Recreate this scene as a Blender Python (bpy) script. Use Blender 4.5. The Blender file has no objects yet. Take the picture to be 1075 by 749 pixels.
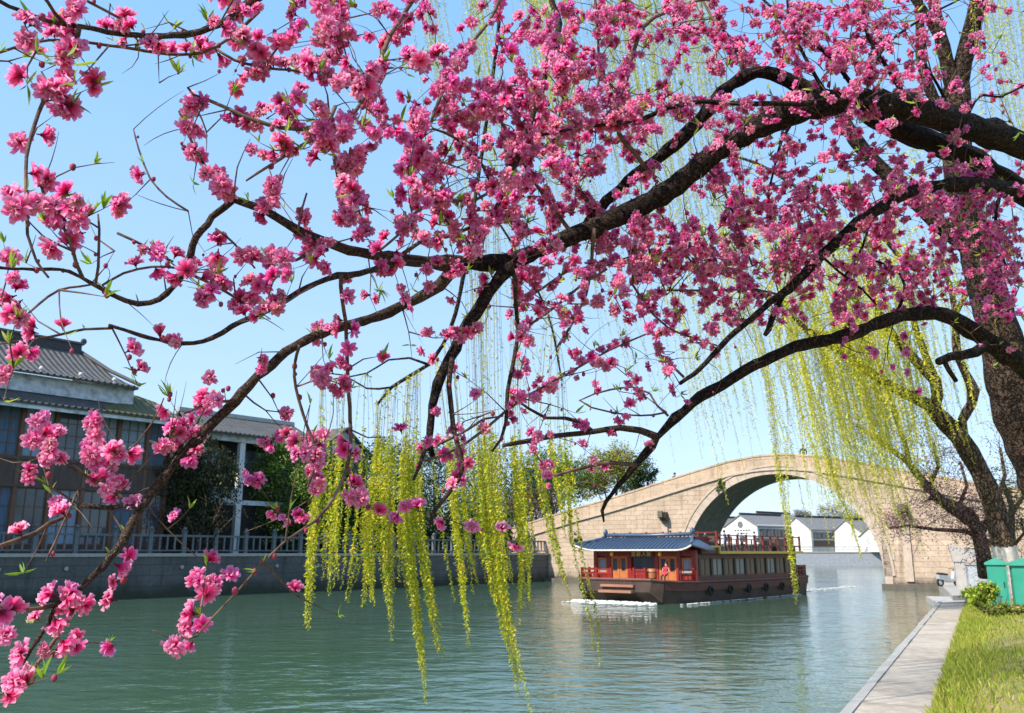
import bpy, math, random
import numpy as np
from mathutils import Vector, Matrix
random.seed(7); rng = np.random.default_rng(7)
S = bpy.context.scene
COL = S.collection
# ------------------------------------------------------------------ camera, sky, sun, exposure
F = 900.0; H = 2.5; TH = math.atan(205.5 / F)
cam = bpy.data.cameras.new("camera"); camo = bpy.data.objects.new("camera", cam); COL.objects.link(camo)
camo.location = (0, 0, H); camo.rotation_euler = (math.radians(90) + TH, 0, 0)
cam.sensor_width = 36; cam.lens = 36 * F / 1075.0; cam.clip_start = 0.05; cam.clip_end = 6000
cam.dof.use_dof = True; cam.dof.focus_distance = 2.0; cam.dof.aperture_fstop = 15.0
S.camera = camo
SUN = Vector((-0.72, -0.50, 0.80)).normalized()
world = bpy.data.worlds.new("World"); S.world = world; world.use_nodes = True
wn = world.node_tree.nodes; wl = world.node_tree.links
sky = wn.new("ShaderNodeTexSky"); sky.sky_type = 'NISHITA'; sky.sun_disc = False
sky.sun_elevation = math.asin(SUN.z); sky.sun_rotation = math.atan2(SUN.x, SUN.y)
sky.altitude = 0; sky.air_density = 1.0; sky.dust_density = 0.6; sky.ozone_density = 1.6
bg = wn["Background"]; bg.inputs[1].default_value = 0.14
# thin bright spring haze: the clear sky evened out towards a pale blue
ev = wn.new("ShaderNodeMix"); ev.data_type = 'RGBA'; ev.inputs[0].default_value = 0.78
tg = wn.new("ShaderNodeTexCoord"); sz_ = wn.new("ShaderNodeSeparateXYZ"); wl.new(tg.outputs['Generated'], sz_.inputs[0])
mr = wn.new("ShaderNodeMapRange"); mr.inputs[1].default_value = 0.02; mr.inputs[2].default_value = 0.55; wl.new(sz_.outputs[2], mr.inputs[0])
gr = wn.new("ShaderNodeMix"); gr.data_type = 'RGBA'; gr.inputs[6].default_value = (2.35, 3.15, 4.15, 1); gr.inputs[7].default_value = (1.22, 2.50, 4.55, 1)
wl.new(mr.outputs[0], gr.inputs[0]); wl.new(gr.outputs[2], ev.inputs[7])
wl.new(sky.outputs[0], ev.inputs[6]); wl.new(ev.outputs[2], bg.inputs[0])
sl = bpy.data.lights.new("sun", 'SUN'); sl.energy = 3.9; sl.angle = math.radians(0.53); sl.color = (1.0, 0.94, 0.84)
so = bpy.data.objects.new("sun", sl); COL.objects.link(so); so.rotation_euler = (-SUN).to_track_quat('-Z', 'Y').to_euler()
so.location = SUN * 200
S.view_settings.view_transform = 'Standard'; S.view_settings.look = 'None'
S.view_settings.exposure = 0.98; S.view_settings.gamma = 1
S.render.engine = 'CYCLES'; S.cycles.max_bounces = 6; S.cycles.transparent_max_bounces = 6

# ------------------------------------------------------------------ helpers
def P(px, py, d):
    a = (px - 537.5) / F * d; b = (374.5 - py) / F * d
    return np.array([a, d * math.cos(TH) - b * math.sin(TH), H + d * math.sin(TH) + b * math.cos(TH)])
def ray(px, py):
    return P(px, py, 1.0) - np.array([0, 0, H])
def G(px, py, z=0.0):
    d = ray(px, py); return np.array([0, 0, H]) + d * ((z - H) / d[2])
def proj(w):
    w = np.asarray(w, float) - np.array([0, 0, H]); d = w[..., 1] * math.cos(TH) + w[..., 2] * math.sin(TH)
    up = -w[..., 1] * math.sin(TH) + w[..., 2] * math.cos(TH)
    return 537.5 + F * w[..., 0] / d, 374.5 - F * up / d, d

def tag(o, label=None, cat=None, group=None, kind=None):
    if label: o['label'] = label
    if cat: o['category'] = cat
    if group: o['group'] = group
    if kind: o['kind'] = kind
    return o
def thing(name, label, cat, loc=(0, 0, 0), rz=0.0, group=None):
    o = bpy.data.objects.new(name, None); COL.objects.link(o); o.empty_display_size = 0.3
    o.location = tuple(float(x) for x in loc); o.rotation_euler = (0, 0, rz)
    return tag(o, label, cat, group)
def dup(o, loc=None, rz=None, label=None, parent=None):
    c = o.copy(); COL.objects.link(c)
    if parent: c.parent = parent
    if loc is not None: c.location = tuple(float(x) for x in loc)
    if rz is not None: c.rotation_euler = (0, 0, rz)
    if label: c['label'] = label
    for ch in o.children: dup(ch, parent=c)
    return c

class MB:
    def __init__(s): s.v = []; s.f = []
    def add(s, vs, fs):
        b = len(s.v); s.v += [tuple(map(float, p)) for p in vs]; s.f += [tuple(i + b for i in f) for f in fs]; return s
    def box(s, x0, x1, y0, y1, z0, z1, rz=0, piv=None):
        vs = [(x, y, z) for z in (z0, z1) for y in (y0, y1) for x in (x0, x1)]
        if rz:
            c, n = math.cos(rz), math.sin(rz); px, py = piv or ((x0 + x1) / 2, (y0 + y1) / 2)
            vs = [(px + (x - px) * c - (y - py) * n, py + (x - px) * n + (y - py) * c, z) for x, y, z in vs]
        return s.add(vs, [(0, 2, 3, 1), (4, 5, 7, 6), (0, 1, 5, 4), (2, 6, 7, 3), (0, 4, 6, 2), (1, 3, 7, 5)])
    def cbox(s, cx, cy, cz, w, d, h, rz=0): return s.box(cx - w / 2, cx + w / 2, cy - d / 2, cy + d / 2, cz - h / 2, cz + h / 2, rz)
    def prism(s, poly, z0, z1):
        n = len(poly); vs = [(x, y, z0) for x, y in poly] + [(x, y, z1) for x, y in poly]
        return s.add(vs, [tuple(range(n))[::-1], tuple(range(n, 2 * n))] + [(i, (i + 1) % n, n + (i + 1) % n, n + i) for i in range(n)])
    def prism_y(s, poly, y0, y1):   # polygon in x,z pulled along y
        n = len(poly); vs = [(x, y0, z) for x, z in poly] + [(x, y1, z) for x, z in poly]
        return s.add(vs, [tuple(range(n)), tuple(range(n, 2 * n))[::-1]] + [(i, n + i, n + (i + 1) % n, (i + 1) % n) for i in range(n)])
    def prism_x(s, poly, x0, x1):
        n = len(poly); vs = [(x0, y, z) for y, z in poly] + [(x1, y, z) for y, z in poly]
        return s.add(vs, [tuple(range(n))[::-1], tuple(range(n, 2 * n))] + [(i, (i + 1) % n, n + (i + 1) % n, n + i) for i in range(n)])
    def tube(s, path, rad, n=6, cap=True):
        path = np.asarray(path, float); m = len(path); rad = np.broadcast_to(np.asarray(rad, float), (m,))
        t = np.gradient(path, axis=0); t /= (np.linalg.norm(t, axis=1, keepdims=True) + 1e-9)
        u = np.cross(t[0], (0, 0, 1.0));
        if np.linalg.norm(u) < 1e-3: u = np.cross(t[0], (1.0, 0, 0))
        an = np.arange(n) * 2 * math.pi / n; vs = []
        for i in range(m):
            u = u - t[i] * np.dot(u, t[i]); u /= np.linalg.norm(u) + 1e-9; w = np.cross(t[i], u)
            vs.append(path[i] + rad[i] * (np.outer(np.cos(an), u) + np.outer(np.sin(an), w)))
        vs = np.concatenate(vs); fs = []
        for i in range(m - 1):
            for k in range(n):
                k2 = (k + 1) % n; fs.append((i * n + k, i * n + k2, (i + 1) * n + k2, (i + 1) * n + k))
        if cap: fs += [tuple(range(n))[::-1], tuple(range((m - 1) * n, m * n))]
        return s.add(vs, fs)
    def rod(s, a, b, r, n=6): return s.tube([a, b], [r, r], n)
    def ball(s, c, rx, ry=None, rz=None, seg=8, ring=6):
        ry = ry or rx; rz = rz or rx; vs = []; fs = []
        for i in range(ring + 1):
            th = math.pi * i / ring
            for k in range(seg):
                ph = 2 * math.pi * k / seg
                vs.append((c[0] + rx * math.sin(th) * math.cos(ph), c[1] + ry * math.sin(th) * math.sin(ph), c[2] + rz * math.cos(th)))
        for i in range(ring):
            for k in range(seg):
                k2 = (k + 1) % seg; fs.append((i * seg + k, (i + 1) * seg + k, (i + 1) * seg + k2, i * seg + k2))
        return s.add(vs, fs)
    def build(s, name, m, parent=None, smooth=False, off=None):
        me = bpy.data.meshes.new(name); vs = np.asarray(s.v, float)
        if off is not None: vs = vs - np.asarray(off, float)
        me.from_pydata(vs.tolist(), [], s.f); me.update()
        if smooth: me.polygons.foreach_set("use_smooth", [True] * len(me.polygons))
        me.materials.append(m)
        o = bpy.data.objects.new(name, me); COL.objects.link(o)
        if parent: o.parent = parent
        return o
def quadmesh(name, V, Q, m, parent=None, col=None, smooth=False, off=None):
    V = np.asarray(V, np.float32); Q = np.asarray(Q, np.int32)
    if off is not None: V = V - np.asarray(off, np.float32)
    k = Q.shape[1]; me = bpy.data.meshes.new(name)
    me.vertices.add(len(V)); me.vertices.foreach_set("co", V.ravel())
    me.loops.add(Q.size); me.loops.foreach_set("vertex_index", Q.ravel())
    me.polygons.add(len(Q)); me.polygons.foreach_set("loop_start", np.arange(0, Q.size, k, dtype=np.int32))
    me.update(calc_edges=True)
    if smooth: me.polygons.foreach_set("use_smooth", np.ones(len(Q), bool))
    if col is not None:
        a = me.color_attributes.new("col", 'FLOAT_COLOR', 'POINT'); c = np.ones((len(V), 4), np.float32); c[:, :3] = col
        a.data.foreach_set("color", c.ravel())
    me.materials.append(m); me.validate()
    o = bpy.data.objects.new(name, me); COL.objects.link(o)
    if parent: o.parent = parent
    return o
def smoothpath(pts, step):
    """Catmull-Rom through rows of (x,y,d,r) resampled about every step in x,y"""
    p = np.asarray(pts, float)
    if len(p) == 2: p = np.vstack([p[0], (p[0] + p[1]) / 2, p[1]])
    q = np.vstack([2 * p[0] - p[1], p, 2 * p[-1] - p[-2]]); out = []
    for i in range(1, len(q) - 2):
        n = max(1, int(np.hypot(*(q[i + 1] - q[i])[:2]) / step))
        for k in range(n):
            t = k / n; a, b, c, e = q[i - 1], q[i], q[i + 1], q[i + 2]
            out.append(0.5 * (2 * b + (c - a) * t + (2 * a - 5 * b + 4 * c - e) * t * t + (3 * b - a - 3 * c + e) * t ** 3))
    out.append(p[-1]); return np.array(out)

# ------------------------------------------------------------------ materials
def newmat(name):
    m = bpy.data.materials.new(name); m.use_nodes = True; nt = m.node_tree
    return m, nt, nt.nodes["Principled BSDF"]
def mixc(nt, fac, a, b, mode='MIX'):
    n = nt.nodes.new("ShaderNodeMix"); n.data_type = 'RGBA'; n.blend_type = mode
    for s, x in ((n.inputs[0], fac), (n.inputs[6], a), (n.inputs[7], b)):
        if hasattr(x, 'links'): nt.links.new(x, s)
        elif isinstance(x, (int, float)): s.default_value = x
        else: s.default_value = (*x, 1)
    return n.outputs[2]
def noise(nt, scale, detail=4, rough=.55, vec=None, stretch=None):
    if vec is None:
        tc = nt.nodes.new("ShaderNodeTexCoord"); vec = tc.outputs['Object']
    if stretch:
        mp = nt.nodes.new("ShaderNodeMapping"); mp.inputs['Scale'].default_value = stretch; nt.links.new(vec, mp.inputs[0]); vec = mp.outputs[0]
    n = nt.nodes.new("ShaderNodeTexNoise"); n.inputs['Scale'].default_value = scale; n.inputs['Detail'].default_value = detail
    n.inputs['Roughness'].default_value = rough; nt.links.new(vec, n.inputs[0]); return n.outputs[0]
def ramp(nt, fac, a, b):
    n = nt.nodes.new("ShaderNodeMapRange"); n.inputs[1].default_value = a; n.inputs[2].default_value = b
    nt.links.new(fac, n.inputs[0]); return n.outputs[0]
def bump(nt, bs, h, strength=.4, dist=.02):
    n = nt.nodes.new("ShaderNodeBump"); n.inputs['Strength'].default_value = strength; n.inputs['Distance'].default_value = dist
    nt.links.new(h, n.inputs['Height']); nt.links.new(n.outputs[0], bs.inputs['Normal'])
def rough_mat(name, a, b, scale=3, rough=.8, bs_=.3, bd=.02, stretch=None, spec=.4, lo=.35, hi=.7, metal=0):
    m, nt, bs = newmat(name); n = noise(nt, scale, 6, .6, stretch=stretch)
    nt.links.new(mixc(nt, ramp(nt, n, lo, hi), a, b), bs.inputs['Base Color'])
    bs.inputs['Roughness'].default_value = rough; bs.inputs['Specular IOR Level'].default_value = spec; bs.inputs['Metallic'].default_value = metal
    if bs_: bump(nt, bs, noise(nt, scale * 4, 5, .6, stretch=stretch), bs_, bd)
    return m
def leaf_mat(name, trans=.4, rough=.5, spec=.25, tint=(1, 1, 1)):
    m, nt, bs = newmat(name); at = nt.nodes.new("ShaderNodeAttribute"); at.attribute_name = "col"
    nt.links.new(at.outputs[0], bs.inputs['Base Color']); bs.inputs['Roughness'].default_value = rough; bs.inputs['Specular IOR Level'].default_value = spec
    tr = nt.nodes.new("ShaderNodeBsdfTranslucent"); mx = nt.nodes.new("ShaderNodeMixShader"); mx.inputs[0].default_value = trans
    nt.links.new(mixc(nt, 1.0, at.outputs[0], tint, 'MULTIPLY'), tr.inputs[0])
    nt.links.new(bs.outputs[0], mx.inputs[1]); nt.links.new(tr.outputs[0], mx.inputs[2])
    nt.links.new(mx.outputs[0], nt.nodes["Material Output"].inputs[0]); return m
def bark_mat(name, a, b, scale=14, stretch=(1, 1, .35), bs_=.9, bd=.02):
    m, nt, bs = newmat(name); n = noise(nt, scale, 7, .65, stretch=stretch); n2 = noise(nt, scale * .23, 3)
    c = mixc(nt, ramp(nt, n, .38, .66), a, b); c = mixc(nt, ramp(nt, n2, .5, .75), c, tuple(x * 1.5 for x in b))
    nt.links.new(c, bs.inputs['Base Color']); bs.inputs['Roughness'].default_value = .85; bs.inputs['Specular IOR Level'].default_value = .2
    bump(nt, bs, n, bs_, bd); return m

def crack_bark(name, a, b, scale, stretch, bd):
    """furrowed bark: long ridges with dark cracks between"""
    m, nt, bs = newmat(name); tc = nt.nodes.new("ShaderNodeTexCoord"); mp = nt.nodes.new("ShaderNodeMapping"); mp.inputs['Scale'].default_value = stretch
    wv = nt.nodes.new("ShaderNodeTexNoise"); wv.inputs['Scale'].default_value = scale * .5; wv.inputs['Detail'].default_value = 4; nt.links.new(tc.outputs['Object'], wv.inputs[0])
    ad = nt.nodes.new("ShaderNodeMix"); ad.data_type = 'RGBA'; ad.blend_type = 'LINEAR_LIGHT'; ad.inputs[0].default_value = .16
    nt.links.new(tc.outputs['Object'], ad.inputs[6]); nt.links.new(wv.outputs[1], ad.inputs[7]); nt.links.new(ad.outputs[2], mp.inputs[0])
    vo = nt.nodes.new("ShaderNodeTexVoronoi"); vo.feature = 'DISTANCE_TO_EDGE'; vo.inputs['Scale'].default_value = scale; nt.links.new(mp.outputs[0], vo.inputs[0])
    n = noise(nt, scale * 2.2, 7, .68); e = ramp(nt, vo.outputs[0], .005, .13)
    c = mixc(nt, e, a, b); c = mixc(nt, ramp(nt, n, .40, .62), tuple(x * .9 for x in a), c); n2 = noise(nt, scale * .12, 3)
    c = mixc(nt, 1.0, c, mixc(nt, ramp(nt, n2, .35, .7), (.65, .65, .65), (1.25, 1.2, 1.12)), 'MULTIPLY')
    nt.links.new(c, bs.inputs['Base Color']); bs.inputs['Roughness'].default_value = .9; bs.inputs['Specular IOR Level'].default_value = .15
    h = nt.nodes.new("ShaderNodeMath"); h.operation = 'MULTIPLY_ADD'; h.inputs[1].default_value = .55; nt.links.new(n, h.inputs[0]); nt.links.new(e, h.inputs[2])
    bump(nt, bs, h.outputs[0], 1.0, bd); return m
def stone_mat(name, a, b, mortar, bw, bh, ms=.02, axis='XZ', algae=False):
    m, nt, bs = newmat(name); tc = nt.nodes.new("ShaderNodeTexCoord"); sp = nt.nodes.new("ShaderNodeSeparateXYZ"); nt.links.new(tc.outputs['Object'], sp.inputs[0])
    cb = nt.nodes.new("ShaderNodeCombineXYZ"); nt.links.new(sp.outputs[0 if axis[0] == 'X' else 1], cb.inputs[0]); nt.links.new(sp.outputs[2 if axis[1] == 'Z' else 1], cb.inputs[1])
    br = nt.nodes.new("ShaderNodeTexBrick"); nt.links.new(cb.outputs[0], br.inputs[0]); br.inputs['Scale'].default_value = 1
    br.inputs['Brick Width'].default_value = bw; br.inputs['Row Height'].default_value = bh; br.inputs['Mortar Size'].default_value = ms; br.inputs['Mortar Smooth'].default_value = .3
    br.inputs['Color1'].default_value = (*a, 1); br.inputs['Color2'].default_value = (*b, 1); br.inputs['Mortar'].default_value = (*mortar, 1)
    n = noise(nt, .5, 6, .65); n2 = noise(nt, 5, 5, .6); n3 = noise(nt, .9, 5, .6, stretch=(1.5, 1.5, .18))
    c = mixc(nt, 1.0, br.outputs[0], mixc(nt, ramp(nt, n, .3, .75), (1.12, 1.08, 1.02), (.74, .70, .66)), 'MULTIPLY')
    c = mixc(nt, 1.0, c, mixc(nt, ramp(nt, n2, .3, .7), (1.1, 1.08, 1.05), (.82, .8, .78)), 'MULTIPLY')
    c = mixc(nt, 1.0, c, mixc(nt, ramp(nt, n3, .55, .75), (1, 1, 1), (.6, .58, .55)), 'MULTIPLY')
    if algae:      # damp green-black band above the waterline and pale lime runs
        za = nt.nodes.new("ShaderNodeMath"); za.operation = 'MULTIPLY_ADD'; za.inputs[1].default_value = 1.6; nt.links.new(noise(nt, 1.1, 5, .65, stretch=(1, 1, .4)), za.inputs[0]); nt.links.new(sp.outputs[2], za.inputs[2])
        c = mixc(nt, ramp(nt, za.outputs[0], 1.75, 1.0), c, (.045, .048, .032)); n4 = noise(nt, .7, 6, .7, stretch=(2.2, 2.2, .12))
        c = mixc(nt, ramp(nt, n4, .62, .80), c, tuple(min(.62, x * 1.35) for x in a))
    nt.links.new(c, bs.inputs['Base Color']); bs.inputs['Roughness'].default_value = .85; bs.inputs['Specular IOR Level'].default_value = .25
    h = nt.nodes.new("ShaderNodeMath"); h.operation = 'MULTIPLY_ADD'; h.inputs[1].default_value = -1.0; nt.links.new(br.outputs[1], h.inputs[0]); nt.links.new(n2, h.inputs[2])
    bump(nt, bs, h.outputs[0], .6, .04); return m

def tile_mat(name, a, b, axis, pitch):
    """grey roof tiles: rows of half-round tiles running down the slope"""
    m, nt, bs = newmat(name); tc = nt.nodes.new("ShaderNodeTexCoord"); sp = nt.nodes.new("ShaderNodeSeparateXYZ"); nt.links.new(tc.outputs['Object'], sp.inputs[0])
    w = nt.nodes.new("ShaderNodeMath"); w.operation = 'MULTIPLY'; w.inputs[1].default_value = 2 * math.pi / pitch; nt.links.new(sp.outputs[axis], w.inputs[0])
    sn = nt.nodes.new("ShaderNodeMath"); sn.operation = 'SINE'; nt.links.new(w.outputs[0], sn.inputs[0])
    n = noise(nt, 1.6, 6, .65); n2 = noise(nt, 9, 4)
    c = mixc(nt, ramp(nt, n, .35, .7), a, b); c = mixc(nt, ramp(nt, n2, .6, .8), c, tuple(x * 1.7 for x in b)); nt.links.new(c, bs.inputs['Base Color'])
    bs.inputs['Roughness'].default_value = .8; bs.inputs['Specular IOR Level'].default_value = .3
    bump(nt, bs, sn.outputs[0], .8, .05); return m

M = {}
M['bridge'] = stone_mat("bridge_stone", (.50, .405, .325), (.435, .35, .28), (.34, .27, .21), 1.05, .37, .020, algae=True)
M['parapet'] = stone_mat("parapet_stone", (.52, .41, .315), (.46, .36, .275), (.32, .24, .18), 2.4, 1.6, .02)
M['archstone'] = rough_mat("arch_stone", (.48, .38, .30), (.35, .28, .22), 2.2, .85, .5, .03)
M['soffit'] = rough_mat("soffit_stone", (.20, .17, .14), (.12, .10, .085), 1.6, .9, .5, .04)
M['darkstone'] = rough_mat("dark_footing_stone", (.13, .105, .08), (.075, .065, .055), 2.5, .8, .6, .04)
M['quay'] = stone_mat("quay_wall_stone", (.125, .125, .125), (.105, .107, .11), (.08, .08, .08), 1.4, .6, .018, algae=True)
M['coping'] = rough_mat("coping_concrete", (.38, .35, .31), (.29, .27, .24), 4, .85, .3)
M['balus'] = rough_mat("balustrade_stone", (.15, .155, .16), (.10, .105, .11), 4, .85, .3)
M['path'] = stone_mat("path_slab", (.47, .42, .36), (.40, .355, .31), (.24, .21, .18), 1.1, 1.02, .014, 'XY')
M['white'] = rough_mat("white_plaster", (.62, .62, .61), (.42, .42, .405), .8, .85, .15, stretch=(1.5, 1.5, .5), lo=.45, hi=.8)
M['fascia'] = rough_mat("weathered_white_fascia", (.62, .64, .66), (.28, .30, .31), 2.2, .85, .15, lo=.42, hi=.68)
M['tile'] = tile_mat("grey_roof_tile", (.075, .072, .07), (.12, .112, .10), 0, .36)
M['tile_moss'] = tile_mat("mossy_roof_tile", (.12, .10, .055), (.10, .11, .035), 0, .36)
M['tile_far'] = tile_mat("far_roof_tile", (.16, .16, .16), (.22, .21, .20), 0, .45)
M['ridge'] = rough_mat("ridge_tile", (.035, .035, .036), (.06, .058, .056), 6, .7, .4)
M['darkwood'] = rough_mat("dark_wood", (.055, .035, .028), (.095, .058, .042), 5, .55, .25, stretch=(1, 1, .2))
M['brownwood'] = rough_mat("brown_window_wood", (.16, .075, .045), (.11, .05, .03), 5, .5, .2, stretch=(1, 1, .2))
M['greywood'] = rough_mat("grey_blue_panel", (.10, .105, .115), (.07, .075, .085), 2, .7, .2)
M['curtain'] = rough_mat("pale_curtain", (.27, .33, .38), (.17, .22, .27), 7, .9, .3, .03, stretch=(3, 3, .15))
M['drape'] = rough_mat("blue_drape", (.10, .15, .21), (.06, .09, .14), 7, .9, .3, .03, stretch=(3, 3, .15))
def glass_mat(name, c, r=.06):
    m, nt, bs = newmat(name); n = noise(nt, .7, 3); nt.links.new(mixc(nt, ramp(nt, n, .4, .65), c, tuple(x * 1.6 + .004 for x in c)), bs.inputs['Base Color'])
    bs.inputs['Roughness'].default_value = r; bs.inputs['Specular IOR Level'].default_value = .6; return m
M['glass'] = glass_mat("dark_glass", (.05, .062, .075))
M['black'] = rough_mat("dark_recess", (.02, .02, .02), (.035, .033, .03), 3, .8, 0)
M['redpaint'] = rough_mat("red_lacquer", (.27, .016, .014), (.17, .012, .010), 4, .4, .15, spec=.5)
M['orange'] = rough_mat("golden_door_wood", (.45, .155, .045), (.34, .105, .03), 5, .45, .15)
M['darkred'] = rough_mat("dark_red_wood", (.16, .022, .018), (.10, .016, .013), 5, .5, .2)
M['maroon'] = rough_mat("brown_red_boat_wood", (.14, .048, .034), (.085, .03, .022), 3, .55, .25, stretch=(.3, 1, 1.5))
M['hull'] = rough_mat("hull_paint", (.075, .045, .035), (.035, .026, .022), 1.6, .5, .25)
M['deck'] = rough_mat("deck_plank", (.33, .16, .10), (.24, .11, .07), 3, .7, .2, stretch=(1, .2, 1))
M['blue'] = rough_mat("blue_glazed_tile", (.035, .058, .10), (.025, .042, .075), 6, .3, .3, .01, spec=.6)
M['bluedark'] = rough_mat("blue_ridge_tile", (.07, .10, .155), (.05, .075, .12), 6, .35, .2, spec=.6)
M['eave'] = rough_mat("pale_eave_trim", (.62, .60, .52), (.50, .47, .40), 6, .6, .1)
M['yellow'] = rough_mat("yellow_trim", (.75, .50, .07), (.62, .40, .05), 6, .5, .1)
M['gold'] = rough_mat("gold_letter", (.80, .58, .18), (.70, .48, .12), 6, .35, 0)
M['rubber'] = rough_mat("black_rubber", (.015, .015, .015), (.028, .027, .026), 6, .75, .2)
M['tan'] = rough_mat("tan_curtain", (.30, .20, .125), (.20, .135, .085), 8, .9, .3, .02, stretch=(3, 3, .1))
M['cream'] = rough_mat("cream_curtain", (.40, .35, .29), (.29, .25, .20), 8, .9, .3, .02, stretch=(3, 3, .1))
M['roofdeck'] = rough_mat("roof_deck", (.09, .085, .08), (.14, .13, .12), 4, .8, .1)
M['teal'] = rough_mat("teal_painted_metal", (.035, .30, .205), (.025, .24, .165), 2, .45, .06, .004, spec=.5)
M['tealroof'] = rough_mat("teal_roof_metal", (.05, .33, .235), (.04, .27, .19), 2, .45, .06, .004, spec=.5)
M['palestone'] = rough_mat("pale_stone", (.44, .40, .36), (.32, .295, .27), 3, .85, .3)
M['greystone'] = rough_mat("grey_stone", (.34, .35, .38), (.26, .27, .29), 3, .85, .3)
M['whitewash'] = rough_mat("whitewash_bark", (.74, .69, .64), (.46, .40, .35), 7, .9, .9, .03, stretch=(1, 1, .3), lo=.4, hi=.72)
M['bark'] = crack_bark("peach_bark", (.014, .010, .008), (.085, .056, .042), 42, (.6, 1, 1), .009)
M['young_lit_bark'] = crack_bark("young_lit_peach_bark", (.045, .030, .024), (.20, .135, .10), 70, (.5, 1, 1), .0035)  # finer young bark, its paler tone also holding the sunlight on left branches
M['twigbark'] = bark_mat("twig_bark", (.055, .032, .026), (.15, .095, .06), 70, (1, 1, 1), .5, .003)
M['willowbark'] = crack_bark("willow_bark", (.014, .010, .008), (.175, .115, .080), 17, (1, 1, .11), .06)
M['bark2'] = crack_bark("grey_brown_bark", (.055, .038, .028), (.31, .215, .16), 8, (1, 1, .28), .09)
M['bark3'] = crack_bark("brown_bark", (.09, .06, .045), (.36, .25, .19), 9, (1, 1, .3), .06)
M['dullbark'] = bark_mat("dull_bark", (.06, .045, .035), (.14, .105, .08), 6, (1, 1, .3), .8, .04)
M['stem'] = rough_mat("willow_stem", (.30, .27, .06), (.22, .18, .05), 20, .7, 0)
M['blossom'] = leaf_mat("blossom_petal", .55, .6, .15, (1.0, .80, .96))
M['leaf'] = leaf_mat("young_leaf", .45, .4, .3, (1.0, 1.0, .6))
M['foliage'] = leaf_mat("tree_foliage", .25, .55, .2)
M['grass'] = leaf_mat("grass_blade", .35, .55, .2, (1, 1, .7))
M['metal'] = rough_mat("dark_metal", (.06, .06, .065), (.09, .09, .095), 6, .4, 0, metal=.6)
M['greymetal'] = rough_mat("grey_painted_metal", (.42, .44, .46), (.33, .35, .37), 6, .4, 0)
def plain(name, c, r=.8): return rough_mat(name, c, tuple(x * .75 for x in c), 12, r, 0)
M['cloth_dark'] = plain("dark_cloth", (.03, .03, .04)); M['cloth_red'] = plain("red_cloth", (.45, .03, .05)); M['cloth_white'] = plain("white_cloth", (.7, .7, .7)); M['cloth_blue'] = plain("blue_cloth", (.12, .20, .35))
M['skin'] = plain("skin", (.55, .34, .25), .6); M['hair'] = plain("hair", (.015, .012, .01), .5)
# water
def water_mat():
    m, nt, bs = newmat("canal_water"); tc = nt.nodes.new("ShaderNodeTexCoord"); v = tc.outputs['Object']
    n0 = noise(nt, .05, 3, .5, v)
    nt.links.new(mixc(nt, ramp(nt, n0, .35, .65), (.052, .100, .056), (.060, .112, .076)), bs.inputs['Base Color'])
    bs.inputs['Roughness'].default_value = .015; bs.inputs['IOR'].default_value = 1.33; bs.inputs['Specular IOR Level'].default_value = .5
    a = noise(nt, .75, 2, .5, v, (1.0, 1.3, 1)); b = noise(nt, 1.9, 3, .55, v, (1.0, 1.35, 1)); c = noise(nt, .13, 3, .55, v)
    def math_(op, x, y):
        k = nt.nodes.new("ShaderNodeMath"); k.operation = op
        for s, q in zip(k.inputs, (x, y)):
            if hasattr(q, 'links'): nt.links.new(q, s)
            else: s.default_value = q
        return k.outputs[0]
    h = math_('ADD', math_('MULTIPLY', a, 1.0), math_('MULTIPLY', b, .62)); h = math_('MULTIPLY', h, math_('ADD', math_('MULTIPLY', c, 1.7), .02))
    bump(nt, bs, h, 1.0, .05); return m
M['water'] = water_mat()
def ground_mat(name, cols, sc=.8):
    m, nt, bs = newmat(name); n = noise(nt, sc, 6, .65); n2 = noise(nt, sc * 9, 4)
    c = mixc(nt, ramp(nt, n, .4, .62), cols[0], cols[1]); c = mixc(nt, ramp(nt, n2, .45, .7), c, cols[2])
    nt.links.new(c, bs.inputs['Base Color']); bs.inputs['Roughness'].default_value = .95; bs.inputs['Specular IOR Level'].default_value = .1
    bump(nt, bs, n2, .6, .03); return m
M['lawn'] = ground_mat("lawn_soil", ((.22, .21, .055), (.34, .235, .125), (.19, .19, .045)))
M['earth'] = ground_mat("bank_earth", ((.12, .10, .06), (.09, .09, .04), (.14, .12, .08)), .3)

# ------------------------------------------------------------------ setting: water, banks, path
BL = G(0, 634); BR = G(555, 611); BA = math.atan2(BR[1] - BL[1], BR[0] - BL[0])
bd = np.array([math.cos(BA), math.sin(BA)]); bn = np.array([-bd[1], bd[0]])   # along the left bank, away from the river
def bw(u, v): return BL[:2] + bd * u + bn * v
def on(px, py, off):
    d = ray(px, py); t = (np.dot(bn, BL[:2]) + off) / np.dot(bn, d[:2]); p = d * t
    return float(np.dot(bd, p[:2] - BL[:2])), float(H + p[2])
struct = lambda o: tag(o, kind='structure')
struct(MB().add([(-900, -200, 0), (900, -200, 0), (900, 1500, 0), (-900, 1500, 0)], [(0, 1, 2, 3)]).build("water", M['water']))
ZL = 2.38
pl = [tuple(bw(-90, .3)), tuple(bw(55.5, .3)), (16, 96), (27, 160), (30, 175), (30, 420), (-420, 420), (-420, -20)]
struct(MB().prism(pl, -1, ZL).build("bank_ground", M['earth']))
pf = [(26, 166.4), (72, 165.4), (96, 150), (300, 120), (600, 420), (26, 420)]
struct(MB().prism(pf, -1, 2.55).build("far_bank_ground", M['earth']))
pL0, pL1 = G(880, 749, .6), G(985, 632, .6); pR0, pR1 = G(960, 749, .62), G(1003, 637, .62)
pdir = (pL1 - pL0)[:2]; pdir /= np.linalg.norm(pdir); pnr = np.array([pdir[1], -pdir[0]])      # along the quay path, towards land
PA = math.atan2(pdir[1], pdir[0])
PW = 1.0
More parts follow.
